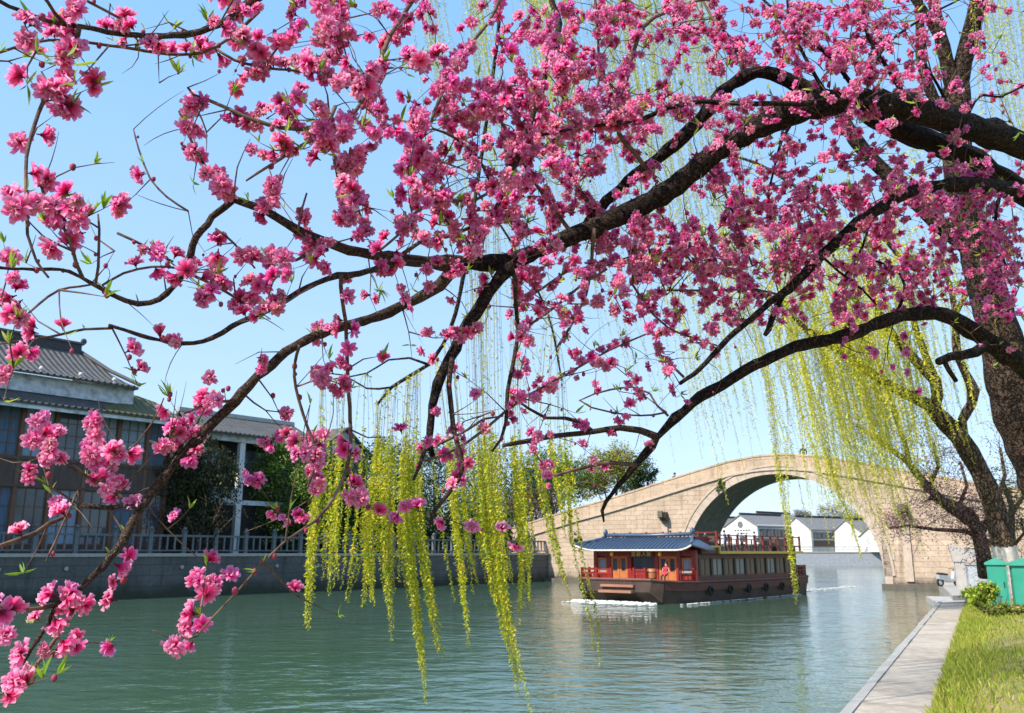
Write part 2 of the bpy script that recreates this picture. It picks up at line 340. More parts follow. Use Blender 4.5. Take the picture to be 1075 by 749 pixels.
def pw(u, v): q = pL0[:2] + pdir * u + pnr * v; return (float(q[0]), float(q[1]))
# path, with a raised kerb stone on the water side; local frame x along path, y = -towards land
for nm, v0, v1, zt, mt in (("path", .14, PW, .58, 'path'), ("path_kerb", 0, .14, .60, 'coping')):
    b = MB()
    if nm == "path": b.prism([(-40, -v1), (27, -v1), (27, -v0), (-40, -v0)], -1, zt)
    else:
        x = -40.0; kr = random.Random(2)
        while x < 27: l = kr.uniform(.9, 1.5); b.box(x, min(27, x + l - kr.uniform(.012, .03)), -v1 + .002, -v0 + kr.uniform(-.018, .012), -1, zt + kr.uniform(-.012, .014), kr.uniform(-.006, .006)); x += l
    o = struct(b.build(nm, M[mt])); o.location = (pL0[0], pL0[1], 0); o.rotation_euler = (0, 0, PA)
# lawn: a gently uneven sheet that rises from the path
nu, nv = 120, 50; V = []; 
for i in range(nu + 1):
    u = -25 + i * (62 / nu)
    for j in range(nv + 1):
        v = PW + (j / nv) ** 1.8 * 32
        z = .55 + .30 * min(1, (v - PW) / .9) ** .7 + .05 * math.sin(u * .7 + v) * min(1, (v - PW)) + .03 * math.sin(2.1 * u - 1.3 * v) * min(1, (v - PW))
        V.append((*pw(u, v), z))
LAWN = np.array(V).reshape(nu + 1, nv + 1, 3)
Q = [(i * (nv + 1) + j, (i + 1) * (nv + 1) + j, (i + 1) * (nv + 1) + j + 1, i * (nv + 1) + j + 1) for i in range(nu) for j in range(nv)]
struct(quadmesh("lawn_ground", V, Q, M['lawn'], smooth=True))
def lawn_z(x, y):
    q = np.array([x, y]) - pL0[:2]; u = q @ pdir; v = q @ pnr
    w = min(1, max(0, v - PW)); return .55 + .30 * min(1, max(0, v - PW) / .9) ** .7 + .05 * math.sin(u * .7 + v) * w + .03 * math.sin(2.1 * u - 1.3 * v) * w

# ------------------------------------------------------------------ stone arch bridge
BO = G(930, 618); BAL = math.radians(-35)
bridge = thing("arch_bridge", "high arched stone bridge of pinkish tan blocks spanning the canal", "bridge", BO, BAL)
CX, CZ, R = -7.57, .87, 7.56; T = 6.0
prof = [(-46, 2.4), (-40, 3.25), (-31, 5.05), (-25.4, 6.4), (-22.3, 7.05), (-19.4, 7.72), (-16.5, 8.45), (-13.7, 9.12), (-11.1, 9.68), (-9.0, 9.96), (-7.57, 10.02)]
prof = prof + [(2 * CX - u, z) for u, z in prof[:-1][::-1]]
pu, pz = np.array(prof).T
def ztop(u): return float(np.interp(u, pu, pz))
us = sorted(set(list(np.linspace(-46, CX - R, 40)) + [CX + R * math.cos(t) for t in np.linspace(math.pi, 0, 61)] + list(np.linspace(CX + R, 30.8, 40))))
PH = 1.15
def zbot(u):
    return CZ + math.sqrt(max(0, R * R - (u - CX) ** 2)) if abs(u - CX) < R - 1e-6 else -1.0
n = len(us)
for y in (0, T):
    b = MB(); vs = []; 
    for u in us: vs += [(u, y, zbot(u)), (u, y, ztop(u) - PH)]
    fs = []
    for i in range(n - 1):
        if us[i + 1] <= CX - R + 1e-6 or us[i] >= CX + R - 1e-6:
            q = [(us[i], y, -1), (us[i + 1], y, -1), (us[i + 1], y, ztop(us[i + 1]) - PH), (us[i], y, ztop(us[i]) - PH)]
        else:
            za = CZ + math.sqrt(max(0, R * R - (us[i] - CX) ** 2)); zb = CZ + math.sqrt(max(0, R * R - (us[i + 1] - CX) ** 2))
            q = [(us[i], y, za), (us[i + 1], y, zb), (us[i + 1], y, ztop(us[i + 1]) - PH), (us[i], y, ztop(us[i]) - PH)]
        b.add(q, [(0, 1, 2, 3)] if y == 0 else [(3, 2, 1, 0)])
    b.build("spandrel_wall", M['bridge'], bridge)
b = MB()
for i in range(n - 1): b.add([(us[i], 0, ztop(us[i]) - PH), (us[i + 1], 0, ztop(us[i + 1]) - PH), (us[i + 1], T, ztop(us[i + 1]) - PH), (us[i], T, ztop(us[i]) - PH)], [(0, 1, 2, 3)])
b.build("deck", M['archstone'], bridge)
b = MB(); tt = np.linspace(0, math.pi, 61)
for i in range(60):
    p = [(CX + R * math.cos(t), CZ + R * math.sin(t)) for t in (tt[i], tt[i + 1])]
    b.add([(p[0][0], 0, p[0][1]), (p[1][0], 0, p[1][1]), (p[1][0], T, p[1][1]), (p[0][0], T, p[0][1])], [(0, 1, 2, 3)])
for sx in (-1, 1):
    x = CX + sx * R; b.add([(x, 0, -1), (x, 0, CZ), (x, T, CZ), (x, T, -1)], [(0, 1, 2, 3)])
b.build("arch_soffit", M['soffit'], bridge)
def ring(r0, r1, y0, y1, name, m, segs=30, gap=.0):
    b = MB()
    for i in range(segs):
        a0 = math.pi * i / segs + gap; a1 = math.pi * (i + 1) / segs - gap
        sub = [a0, (a0 + a1) / 2, a1]
        vs = [];
        for y in (y0, y1):
            for r in (r0, r1):
                for t in sub: vs.append((CX + r * math.cos(t), y, CZ + r * math.sin(t)))
        b.add(vs, [(0, 1, 4, 3), (1, 2, 5, 4), (6, 9, 10, 7), (7, 10, 11, 8), (3, 4, 10, 9), (4, 5, 11, 10), (0, 6, 7, 1), (1, 7, 8, 2), (0, 3, 9, 6), (2, 8, 11, 5)])
    return b.build(name, m, bridge)
ring(R + .003, R + .55, -.05, .3, "arch_ring", M['archstone'], 34, .0012)
ring(R + .60, R + .74, -.11, .2, "arch_moulding", M['archstone'], 24, .0006)
for y0, y1, nm in ((-.04, .30, "parapet"), (T - .3, T + .04, "parapet")):
    b = MB()
    uu = np.linspace(-46, 30.8, 78)
    for i in range(77):
        a, c = uu[i], uu[i + 1]
        b.add([(u, y, ztop(u) + dz) for y in (y0, y1) for u, dz in ((a, -PH + .05), (c, -PH + .05), (c, -.14), (a, -.14))], [(0, 1, 2, 3), (7, 6, 5, 4), (3, 2, 6, 7), (0, 4, 5, 1)])
    b.build(nm, M['parapet'], bridge)
    b = MB()
    for i in range(77):
        a, c = uu[i], uu[i + 1]
        for (z0, z1, e) in ((-.14, 0, .05),):
            b.add([(u, y, ztop(u) + dz) for y in (y0 - e, y1 + e) for u, dz in ((a, z0), (c, z0), (c, z1), (a, z1))], [(0, 1, 2, 3), (7, 6, 5, 4), (3, 2, 6, 7), (0, 4, 5, 1)])
    b.build("coping", M['parapet'], bridge)
b = MB()
for i in range(77):
    a, c = uu[i], uu[i + 1]
    b.add([(u, y, ztop(u) + dz) for y in (-.16, .1) for u, dz in ((a, -PH - .12), (c, -PH - .12), (c, -PH + .05), (a, -PH + .05))], [(0, 1, 2, 3), (3, 2, 6, 7), (0, 4, 5, 1)])
b.build("cornice", M['archstone'], bridge)
for sx in (-1, 1):
    ux = CX + sx * 9.25
    b = MB().box(ux - .28, ux + .28, -.75, .1, 5.25, 5.75).box(ux - .2, ux + .2, -.95, -.75, 5.32, 5.82).box(ux - .34, ux + .34, -.35, .1, 5.05, 5.25)
    b.build("water_spout", M['darkstone'], bridge)
    MB().box(ux - .26, ux + .26, -.14, .1, .5, 4.8).build("pilaster", M['archstone'], bridge)
MB().box(CX + R - .05, 12, -.9, .2, -1, .32).box(CX + R + 1.5, 5.5, -1.5, -.9, -1, .18).build("footing", M['darkstone'], bridge)
MB().box(-40, CX - R + .05, -.6, .2, -1, .28).build("footing", M['darkstone'], bridge)
# big worn blocks on the right pier corner
b = MB()
for k in range(6):
    b.box(CX + R + .02, CX + R + .55 + .25 * (k % 2), -.05, .2, .32 + k * .55, .32 + k * .55 + .52)
b.build("quoin", M['archstone'], bridge)

# ------------------------------------------------------------------ leaves toolkit
def rand_unit(n):
    v = rng.normal(size=(n, 3)); return v / np.linalg.norm(v, axis=1, keepdims=True)
def leaf_quads(C, D, N, L, W):
    """pointed leaf: 4-vertex diamond, base at C, along D, normal N"""
    Sd = np.cross(D, N); Sd /= np.linalg.norm(Sd, axis=1, keepdims=True) + 1e-9
    L = np.broadcast_to(L, (len(C),))[:, None]; W = np.broadcast_to(W, (len(C),))[:, None]
    V = np.stack([C, C + D * L * .5 + Sd * W * .5 + N * W * .15, C + D * L, C + D * L * .5 - Sd * W * .5 + N * W * .15], 1).reshape(-1, 3)
    return V, np.arange(len(C) * 4).reshape(-1, 4)
def palette(cols, n, var=.18):
    c = np.asarray(cols, float)[rng.integers(0, len(cols), n)]; return np.clip(c * (1 + rng.normal(size=(n, 1)) * var), .004, .95)
def crown(name, lobes, n, size, cols, parent, off, clump=.35, flat=.0, droop=0):
    """leaf-sized faces gathered in clumps through the lobes; lobes = (center, radii)"""
    vol = np.array([np.prod(r) ** .75 for _, r in lobes]); vol /= vol.sum(); Vs = []; Cs = []
    for (c, r), w in zip(lobes, vol):
        k = int(n * w); nc = max(4, k // 26); r = np.asarray(r)
        cc = rand_unit(nc) * (rng.random((nc, 1)) ** .42); cc *= r
        a = rng.integers(0, nc, k); p = np.asarray(c) + cc[a] + rng.normal(size=(k, 3)) * clump * min(r) * .42
        tone = np.clip(1 + rng.normal(size=nc) * .25, .5, 1.6)[a][:, None]
        D = rand_unit(k); D[:, 2] -= droop; D /= np.linalg.norm(D, axis=1, keepdims=True)
        V, Q = leaf_quads(p, D, rand_unit(k), size * (.6 + .8 * rng.random(k)), size * (.4 + .3 * rng.random(k)))
        Vs.append(V); Cs.append(np.repeat(palette(cols, k) * tone, 4, 0))
    V = np.concatenate(Vs); return quadmesh(name, V, np.arange(len(V)).reshape(-1, 4), M['foliage'], parent, np.clip(np.concatenate(Cs), 0, .9), off=off)
GREEN_D = [(.035, .065, .018), (.05, .085, .02), (.028, .05, .02)]
GREEN_M = [(.07, .12, .025), (.09, .14, .025), (.05, .10, .02)]
GREEN_Y = [(.30, .31, .04), (.22, .26, .035), (.36, .30, .05)]
REDDISH = [(.16, .08, .04), (.12, .07, .035), (.10, .09, .03)]
def px_tree(name, label, cat, px, d, ells, n, size, cols, zg=ZL, trunk=.18, group=None, limbs=5, droop=0, bark='dullbark'):
    """a leafy tree standing on zg below column px at camera depth d, crown lobes given as (px,py,rx,ry)"""
    base = P(px, 560, d); base[2] = zg
    t = thing(name, label, cat, base, 0, group); k = d / F
    L = [(P(x, y, d + random.uniform(-.3, .3) * rx * k), (rx * k, rx * k * .9, ry * k)) for x, y, rx, ry in ells]
    top = max(L, key=lambda l: l[0][2])[0]; b = MB()
    mid = base + (top - base) * .5 + np.array([.1, 0, 0]); b.tube([base - (0, 0, .2), mid, top], [trunk, trunk * .7, trunk * .2], 8)
    for i in range(limbs):
        c, r = L[i % len(L)]; q = base + (top - base) * random.uniform(.2, .55); e = c + rand_unit(1)[0] * np.array(r) * .7
        b.tube([q, (q + e) / 2 + (0, 0, .15), e], [trunk * .45, trunk * .3, trunk * .1], 5)
    b.build("trunk", M[bark], t, True, off=base)
    crown("crown", L, int(n * 2.6), size * .62, cols, t, base, droop=droop)
    return t

# ------------------------------------------------------------------ left bank: quay wall, balustrade, houses, trees
qw = thing("quay_wall", "long grey stone embankment wall below the houses on the left bank", "wall", (*bw(0, 0), 0), BA)
MB().box(-90, 55, 0, .6, -1, ZL - .12).build("wall_face", M['quay'], qw)
MB().box(-90, 55, -.07, .62, ZL - .12, ZL + .06).build("coping", M['coping'], qw)
b = MB()
for i in range(24): b.tube([(-30 + i * 3.3, -.02, 1.65), (-30 + i * 3.3, -.1, 1.65)], [.11, .11], 8)
b.build("drain_pipe", M['coping'], qw)
bal = thing("stone_balustrade", "pale grey stone balustrade along the top of the left embankment", "railing", (*bw(0, .3), ZL + .06), BA)
post = MB().box(-.11, .11, -.11, .11, 0, 1.25).box(-.14, .14, -.14, .14, 1.25, 1.31).ball((0, 0, 1.42), .12, seg=8, ring=5).build("post", M['balus'], bal)
post.location = (-28, 0, 0)
for i in range(1, 38): q = post.copy(); COL.objects.link(q); q.location = (-28 + i * 2.1, 0, 0)
b = MB()
for i in range(37):
    x0 = -28 + i * 2.1 + .11; x1 = x0 + 1.88
    b.box(x0, x1, -.06, .06, .95, 1.07).box(x0, x1, -.05, .05, .12, .2)
    for k in (1, 2, 3): b.box(x0 + 1.88 * k / 4 - .05, x0 + 1.88 * k / 4 + .05, -.04, .04, .2, .95)
b.build("rail", M['balus'], bal)

def window(parent, u0, u1, z0, z1, y, nx, nz, cur, fr='brownwood', fw=.07):
    """window in the plane y: frame with glazing bars, pane behind, curtain behind the pane"""
    f = MB().box(u0, u1, y - .05, y + .05, z0, z0 + fw).box(u0, u1, y - .05, y + .05, z1 - fw, z1)
    f.box(u0, u0 + fw, y - .05, y + .05, z0 + fw, z1 - fw).box(u1 - fw, u1, y - .05, y + .05, z0 + fw, z1 - fw)
    for k in range(1, nx): x = u0 + (u1 - u0) * k / nx; f.box(x - .022, x + .022, y - .035, y + .035, z0 + fw, z1 - fw)
    for k in range(1, nz): z = z0 + (z1 - z0) * k / nz; f.box(u0 + fw, u1 - fw, y - .03, y + .03, z - .02, z + .02)
    w = f.build("window", M[fr], parent)
    MB().box(u0 + fw, u1 - fw, y + .002, y + .012, z0 + fw, z1 - fw).build("pane", M['glass'] if cur is None else M[cur], w)
    return w
HY = 3.2     # facade distance behind the wall edge
hs = thing("teahouse", "large two storey teahouse with dark tiled roof and long curtained windows", "building", (*bw(0, HY), ZL), BA)
Z = lambda z: z - ZL
hb = MB().box(-14, 9.9, .12, 9.5, 0, Z(10.9)); hb.build("wall", M['greywood'], hs)
MB().box(-14, 9.95, -.08, .1, Z(6.1), Z(7.55)).box(-14, 9.95, -.15, .1, Z(7.5), Z(7.66)).box(-14, 9.95, -.14, .1, Z(6.0), Z(6.12)).build("balcony_panel", M['darkwood'], hs)
b = MB(); ups = [-13.4 + 1.82 * i for i in range(13)] + [9.85]
for u in ups: b.box(u - .1, u + .1, -.12, .1, 0, Z(10.85))
b.box(-14, 9.95, -.05, .1, Z(10.45), Z(10.95)); b.build("post", M['brownwood'], hs)
for i, u in enumerate(ups[:-1]):
    u1 = min(ups[i + 1], 9.85)
    window(hs, u + .1, u1 - .1, Z(7.66), Z(10.45), .03, 2 if u1 - u < 1.5 else 3, 4, ['curtain', 'curtain', 'drape', 'curtain', 'glass'][i % 5])
    window(hs, u + .1, u1 - .1, Z(2.9), Z(6.0), .03, 3, 3, ['glass', 'curtain', 'glass', 'drape'][i % 4])
    MB().box(u + .1, u1 - .1, -.02, .1, 0, Z(2.9)).build("base_panel", M['darkwood'], hs)
def roof_sheet(parent, name, rows, m, th=.14):
    """rows of points (front to back) -> a thick sheet"""
    A = np.asarray(rows, float); r, c, _ = A.shape; b = MB(); vs = [tuple(p) for p in A.reshape(-1, 3)] + [(p[0], p[1], p[2] - th) for p in A.reshape(-1, 3)]
    k = r * c; fs = []
    for i in range(r - 1):
        for j in range(c - 1):
            q = (i * c + j, i * c + j + 1, (i + 1) * c + j + 1, (i + 1) * c + j); fs += [q, tuple(k + x for x in q[::-1])]
    edge = [j for j in range(c)] + [i * c + c - 1 for i in range(1, r)] + [(r - 1) * c + j for j in range(c - 2, -1, -1)] + [i * c for i in range(r - 2, 0, -1)]
    for a, d in zip(edge, edge[1:] + edge[:1]): fs.append((a, k + a, k + d, d))
    b.add(vs, fs); return b.build(name, m, parent, False)
y0 = 2.0 - HY    # eave overhang in front of the facade
lin = lambda a, b, t: tuple(a[i] + (b[i] - a[i]) * t for i in range(3))
xs = np.linspace(-14.5, 9.2, 12); sk = roof_sheet(hs, "skirt_roof", [[(x, y0 - .1, Z(10.55)) for x in xs], [(x, y0 + .55, Z(10.85)) for x in xs], [(x, .2, Z(11.35)) for x in xs]], M['tile'])
roof_sheet(sk, "mossy_end", [[(5.2, y0 - .12, Z(10.585)), (8, y0 - .12, Z(10.59)), (10.3, y0 - .1, Z(10.62))], [(5.2, y0 + .55, Z(10.90)), (8, y0 + .55, Z(11.0)), (9.9, y0 + .7, Z(11.0))], [(6.9, .25, Z(11.5)), (8, .9, Z(12.1)), (9.4, 1.2, Z(11.9))], [(6.9, .6, Z(11.9)), (7.4, 2.4, Z(12.45)), (8.6, 3.0, Z(12.3))]], M['tile_moss'])
MB().box(-14.4, 9.3, y0 - .02, y0 + .1, Z(10.2), Z(10.42)).build("eave_board", M['fascia'], hs)
MB().box(-14.2, 7.3, .0, .15, Z(11.3), Z(12.3)).box(7.15, 7.3, .15, 6.0, Z(11.3), Z(12.3)).build("fascia_wall", M['fascia'], hs)
x_e, x_r = 7.25, 6.35; ue = y0 + .55
rows = []
for t in np.linspace(0, 1, 7):
    z = 12.35 + (15.0 - 12.35) * (t ** 1.25); y = ue + (4.2 - ue) * t; xr = x_e + (x_r - x_e) * (1 - (1 - t) ** 2) - .0
    xr = x_e - (x_e - 5.6) * t
    rows.append([(x, y, Z(z)) for x in np.linspace(-14.5, xr, 12)])
rf = roof_sheet(hs, "roof", rows, M['tile'])
rows = []
for t in np.linspace(0, 1, 7):
    z = 12.35 + (15.0 - 12.35) * (t ** 1.25); xr = x_e - (x_e - 5.6) * t; ya = ue + (4.2 - ue) * t + .02; yb = 9.6 - (9.6 - 4.22) * t
    rows.append([(xr + .003, y, Z(z)) for y in np.linspace(ya, yb, 5)])
roof_sheet(rf, "hip_slope", rows, M['tile'])
rb = MB().prism_x([(4.0, Z(14.9)), (4.4, Z(14.9)), (4.36, Z(15.45)), (4.04, Z(15.45))], -14.5, 5.6)
rb.prism_x([(3.95, Z(15.45)), (4.45, Z(15.45)), (4.38, Z(15.6)), (4.02, Z(15.6))], -14.5, 5.75).ball((5.75, 4.2, Z(15.72)), .2, .16, .2)
rb.tube([(5.6, 4.2, Z(15.0)), (6.5, 1.8, Z(13.6)), (7.3, ue, Z(12.5))], [.15, .13, .13], 6); rb.build("ridge", M['ridge'], rf)
b = MB()
for x in np.arange(-14.3, 7.2, .36): b.tube([(x, ue - .04, Z(12.34)), (x, ue + .05, Z(12.36))], [.085, .085], 6)
b.build("eave_tile", M['ridge'], rf)
b = MB()
for x in np.arange(-14.3, 9.2, .36): b.tube([(x, y0 - .16, Z(10.54)), (x, y0 - .06, Z(10.56))], [.085, .085], 6)
b.build("eave_tile", M['ridge'], sk)
for x in (1.7, 3.9, 5.9):   # pale lamps sitting on the roof
    MB().ball((x, ue + .4, Z(12.68)), .13, seg=10, ring=6).tube([(x, ue + .4, Z(12.45)), (x, ue + .4, Z(12.6))], [.05, .05], 6).build("roof_lamp", M['white'], hs)
# second house: open balcony on a white column
h2 = thing("balcony_house", "smaller tiled house with white columns and a pale balcony panel", "building", (*bw(12.4, 3.2), ZL), BA)
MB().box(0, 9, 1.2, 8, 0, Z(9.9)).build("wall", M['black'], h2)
MB().box(2.55, 2.95, -.1, .25, 0, Z(10.0)).build("column", M['white'], h2); MB().box(-.1, .2, -.05, .25, 0, Z(10.0)).build("column", M['white'], h2)
MB().box(.2, 2.55, -.02, .16, Z(5.55), Z(6.6)).box(.2, 2.55, -.06, .2, Z(6.6), Z(6.72)).build("balcony_panel", M['fascia'], h2)
MB().box(2.95, 7.4, -.02, .14, Z(5.6), Z(5.9)).build("floor_beam", M['fascia'], h2)
MB().box(-.3, 9.2, -.2, .05, Z(9.75), Z(10.2)).build("eave_board", M['fascia'], h2)
window(h2, .9, 2.4, Z(6.9), Z(9.4), 1.12, 2, 2, 'glass', 'darkwood')
window(h2, 3.4, 5.4, Z(6.9), Z(9.4), 1.12, 2, 2, 'glass', 'darkwood')
r2 = roof_sheet(h2, "roof", [[(x, -.7, Z(10.25)) for x in (-.6, 4, 9.4)], [(x, 1.2, Z(10.9)) for x in (-.6, 4, 9.4)], [(x, 3.6, Z(12.0)) for x in (0, 4, 9.4)], [(x, 8.4, Z(10.2)) for x in (-.6, 4, 9.4)]], M['tile'])
MB().prism_x([(3.4, Z(11.95)), (3.8, Z(11.95)), (3.75, Z(12.25)), (3.45, Z(12.25))], -.1, 9.4).build("ridge", M['coping'], r2)
b = MB()
for x in np.arange(-.5, 9.3, .36): b.tube([(x, -.78, Z(10.22)), (x, -.66, Z(10.24))], [.085, .085], 6)
b.build("eave_tile", M['ridge'], r2)
# little gabled house behind the willow
h3 = thing("gabled_house", "small grey gabled house half hidden behind hanging willow strands", "building", (*bw(27, 7), ZL), BA)
MB().prism_y([(-2.6, 0), (2.6, 0), (2.6, Z(10.3)), (0, Z(12.2)), (-2.6, Z(10.3))], 0, 7).build("wall", M['fascia'], h3)
b = MB()
for s in (-1, 1):
    b.add([(s * 3.0, -.4, Z(10.2)), (0, -.4, Z(12.45)), (0, 7.4, Z(12.45)), (s * 3.0, 7.4, Z(10.2)), (s * 3.0, -.4, Z(10.03)), (0, -.4, Z(12.25)), (0, 7.4, Z(12.25)), (s * 3.0, 7.4, Z(10.03))],
          [(0, 1, 2, 3), (4, 7, 6, 5), (0, 4, 5, 1), (2, 6, 7, 3), (0, 3, 7, 4)])
b.build("roof", M['tile'], h3)
window(h3, -.6, .6, Z(7.5), Z(9.3), -.05, 2, 2, 'glass', 'brownwood')

dL = lambda u, v: proj(np.array([*bw(u, v), ZL]))[2]
px_tree("weeping_cypress", "dark drooping evergreen in front of the teahouse corner", "tree", 205, 54.5, [(205, 470, 26, 26), (190, 505, 30, 32), (222, 505, 28, 36), (205, 545, 36, 26), (180, 460, 14, 16)], 5200, .30, [(.045, .05, .018), (.06, .058, .02), (.035, .045, .018)], droop=1.2, limbs=8)
px_tree("green_shrub_tree", "bright green bushy tree beside the white column of the balcony house", "tree", 296, 60, [(288, 476, 22, 22), (278, 505, 20, 24), (312, 500, 28, 28), (295, 545, 30, 28), (330, 530, 26, 36)], 4200, .30, [(.14, .21, .035), (.10, .17, .03), (.19, .24, .04)])
wl_ = [(352, 66, [(345, 495, 36, 32), (325, 535, 34, 36), (370, 545, 30, 30)]), (405, 71, [(405, 492, 38, 30), (390, 540, 40, 34), (425, 548, 30, 28)]), (455, 80, [(455, 486, 40, 28), (462, 535, 46, 40), (430, 520, 30, 34)]), (512, 93, [(505, 486, 42, 28), (515, 530, 50, 44), (548, 535, 34, 40)])]
for (px, d, e), lb in zip(wl_, ("dark evergreen tree behind the left end of the hanging willow strands", "dark evergreen tree behind the densest willow strands by the gabled house", "dark broad evergreen tree behind the middle of the left bank", "dark evergreen tree standing next to the reddish shrub by the bridge end")):
    px_tree("evergreen_tree", lb, "tree", px, d, e, 4600, .36, GREEN_D, group="dark evergreens on the left bank")
hp = np.array([*bw(30, 3.0), ZL]); hedge = thing("evergreen_hedge", "tall dark uneven evergreen hedge along the quay behind the hanging willow shoots", "hedge", hp)
hl = []; hb_ = MB()
for i in range(17):
    u = 19.0 + i * 1.45; hh = random.uniform(1.7, 2.9); c = np.array([*bw(u, 2.6 + random.uniform(-.4, .9)), ZL + hh * .8]); hl.append((c, (1.15, 1.1, hh)))
    hl.append((c + (0, 0, -hh * .5), (1.2, 1.2, 1.0))); hb_.tube([(*c[:2], ZL - .1), c + (0, 0, -.3 * hh), c + (random.uniform(-.4, .4), 0, .5 * hh)], [.09, .07, .02], 6)
hb_.build("stem", M['dullbark'], hedge, True, off=hp); crown("foliage", hl, 26000, .30, GREEN_D + [(.06, .09, .02)], hedge, hp, clump=.5)
px_tree("reddish_shrub", "reddish brown thin shrub at the left foot of the bridge", "shrub", 556, 88, [(552, 535, 22, 26), (575, 525, 18, 16)], 2200, .30, REDDISH, trunk=.1)
px_tree("leafy_tree", "mid green tree rising behind the left ramp of the bridge", "tree", 585, 98, [(575, 495, 30, 24), (600, 505, 26, 22), (555, 515, 26, 24)], 4200, .42, GREEN_M, trunk=.25)
px_tree("leafy_tree", "yellow green tree with an orange tinge behind the bridge ramp", "tree", 640, 104, [(632, 492, 24, 22), (650, 485, 20, 20), (618, 508, 22, 16)], 3800, .42, GREEN_Y + [(.22, .15, .04)], trunk=.25)
px_tree("conifer_tree", "small dark green round tree rightmost behind the bridge ramp", "tree", 672, 110, [(670, 492, 16, 18), (684, 500, 9, 9), (664, 508, 18, 14)], 2400, .42, GREEN_D, trunk=.22)
px_tree("dark_shrub", "dark ivy shrub growing over the quay at the bridge foot", "shrub", 546, 80, [(545, 588, 10, 20), (540, 600, 12, 10)], 1500, .3, GREEN_D, zg=.2, trunk=.08)
# pale bare shrub in front of the balcony house
def bare_tree(name, label, cat, base, paths, m, seed, ntw, twl, tr, parent_off=None, spread=.9, up=.3):
    t = thing(name, label, cat, base); r = random.Random(seed); b = MB(); pts = []
    for pth in paths:
        a = np.asarray(pth, float); b.tube(a[:, :3], a[:, 3], 7)
        for i in range(len(a) - 1): pts += [a[i, :3] + (a[i + 1, :3] - a[i, :3]) * s for s in (.2, .5, .8)]
        pts.append(a[-1, :3])
    b.build("trunk", m, t, True, off=base); b = MB(); ends = []
    for i in range(ntw):
        p = np.array(r.choice(pts)) if i < ntw * .4 or not ends else np.array(r.choice(ends)); v = np.array([r.gauss(0, 1) * spread, r.gauss(0, 1) * spread, r.gauss(up, .7)]); v /= np.linalg.norm(v); L = twl * r.uniform(.5, 1.4)
        q = p + v * L * .5 + np.array([r.gauss(0, .06), r.gauss(0, .06), r.gauss(0, .06)]) * L; e = p + v * L + np.array([0, 0, -.05 * L]); b.tube([p, q, e], [tr, tr * .7, tr * .35], 4, False); ends += [q, e]
    tag(b.build("twig", m, t, off=base), kind='stuff'); return t, ends
bs_ = P(212, 560, 52.5); bs_[2] = ZL
bp = []
for a, l in ((-2.2, 2.6), (-1.2, 3.1), (.3, 3.2), (1.4, 3.3), (2.4, 2.6)):
    bp.append([(bs_[0], bs_[1], ZL, .05), (bs_[0] + a * .5, bs_[1] - .3, ZL + l * .55, .04), (bs_[0] + a, bs_[1] - .5, ZL + l, .02)])
bare_tree("bare_shrub", "bare pale twiggy shrub behind the balustrade by the balcony house", "shrub", bs_, bp, M['bark2'], 3, 120, 1.0, .016)

# ------------------------------------------------------------------ far bank: quay, houses, hazy trees
fq = thing("far_quay_wall", "pale grey stone quay under the white houses seen through the arch", "wall", (26, 166, 0), math.atan2(-1, 46))
MB().box(0, 46.01, -.1, .6, -1, 2.4).build("wall_face", M['greystone'], fq); MB().box(0, 46.01, -.2, .6, 2.4, 2.6).build("coping", M['coping'], fq)
MB().box(0, 46, .1, .22, 3.4, 3.52).box(0, 46, .1, .22, 2.95, 3.03).build("rail", M['balus'], fq)
def far_house(name, label, px, d, w, L, zw, zr, ang, dark=True, sign=False):
    base = P(px, 575, d); base[2] = 2.55
    t = thing(name, label, "house", base, ang, "white houses on the far bank"); h = zw - 2.55; r = zr - 2.55      # local x = ridge direction, gable at x=0
    MB().prism_x([(-w / 2, 0), (w / 2, 0), (w / 2, h), (0, r), (-w / 2, h)], 0, L).build("wall", M['white'], t)
    b = MB()
    for s in (-1, 1):
        b.add([(-.25, s * (w / 2 + .35), h - .2), (-.25, 0, r + .12), (L + .2, 0, r + .12), (L + .2, s * (w / 2 + .35), h - .2)] + [(-.25, s * (w / 2 + .35), h - .38), (-.25, 0, r - .06), (L + .2, 0, r - .06), (L + .2, s * (w / 2 + .35), h - .38)],
              [(0, 1, 2, 3), (4, 7, 6, 5), (0, 4, 5, 1), (2, 6, 7, 3), (0, 3, 7, 4)])
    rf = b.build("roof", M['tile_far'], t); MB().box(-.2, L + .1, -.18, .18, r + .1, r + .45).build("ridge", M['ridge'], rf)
    if dark:
        MB().box(.5, L - .3, -w / 2 - .12, -w / 2 - .003, .9, h * .5).build("shopfront", M['darkwood'], t)
        k = max(2, int(L / 2.4))
        for i in range(k):
            x0 = .6 + (L - 1.2) * i / k; window(t, x0, x0 + (L - 1.2) / k - .25, h * .56, h - .75, -w / 2 - .06, 2, 1, 'glass', 'darkwood', .08)
    if sign:
        s = MB(); s.tube([(-.03, .1, h + .15), (-.08, .1, h + .15)], [.62, .62], 14)
        for k, (hw, z) in enumerate(((2.3, h - .95), (1.6, h - 1.5))):
            for j in range(int(hw * 3)): s.box(-.07, -.03, .1 - hw + j * .66, .1 - hw + j * .66 + .42, z - .13, z + .13)
        s.build("wall_sign", M['balus'], t)
    return t
far_house("white_house", "white gabled house with a faint grey emblem seen left in the arch", 779, 166, 7.6, 13, 7.6, 9.6, math.radians(38), sign=True)
far_house("white_house", "tall white house with dark glazed upper storey in the middle of the arch", 797, 176, 7.5, 12, 8.2, 10.4, math.radians(40))
far_house("white_house", "white house with long grey roof and dark wooden river front", 838, 168, 6.6, 14, 7.0, 9.2, math.radians(32))
far_house("white_house", "low white house at the right edge of the arch", 890, 166, 7.0, 12, 6.3, 8.6, math.radians(30))
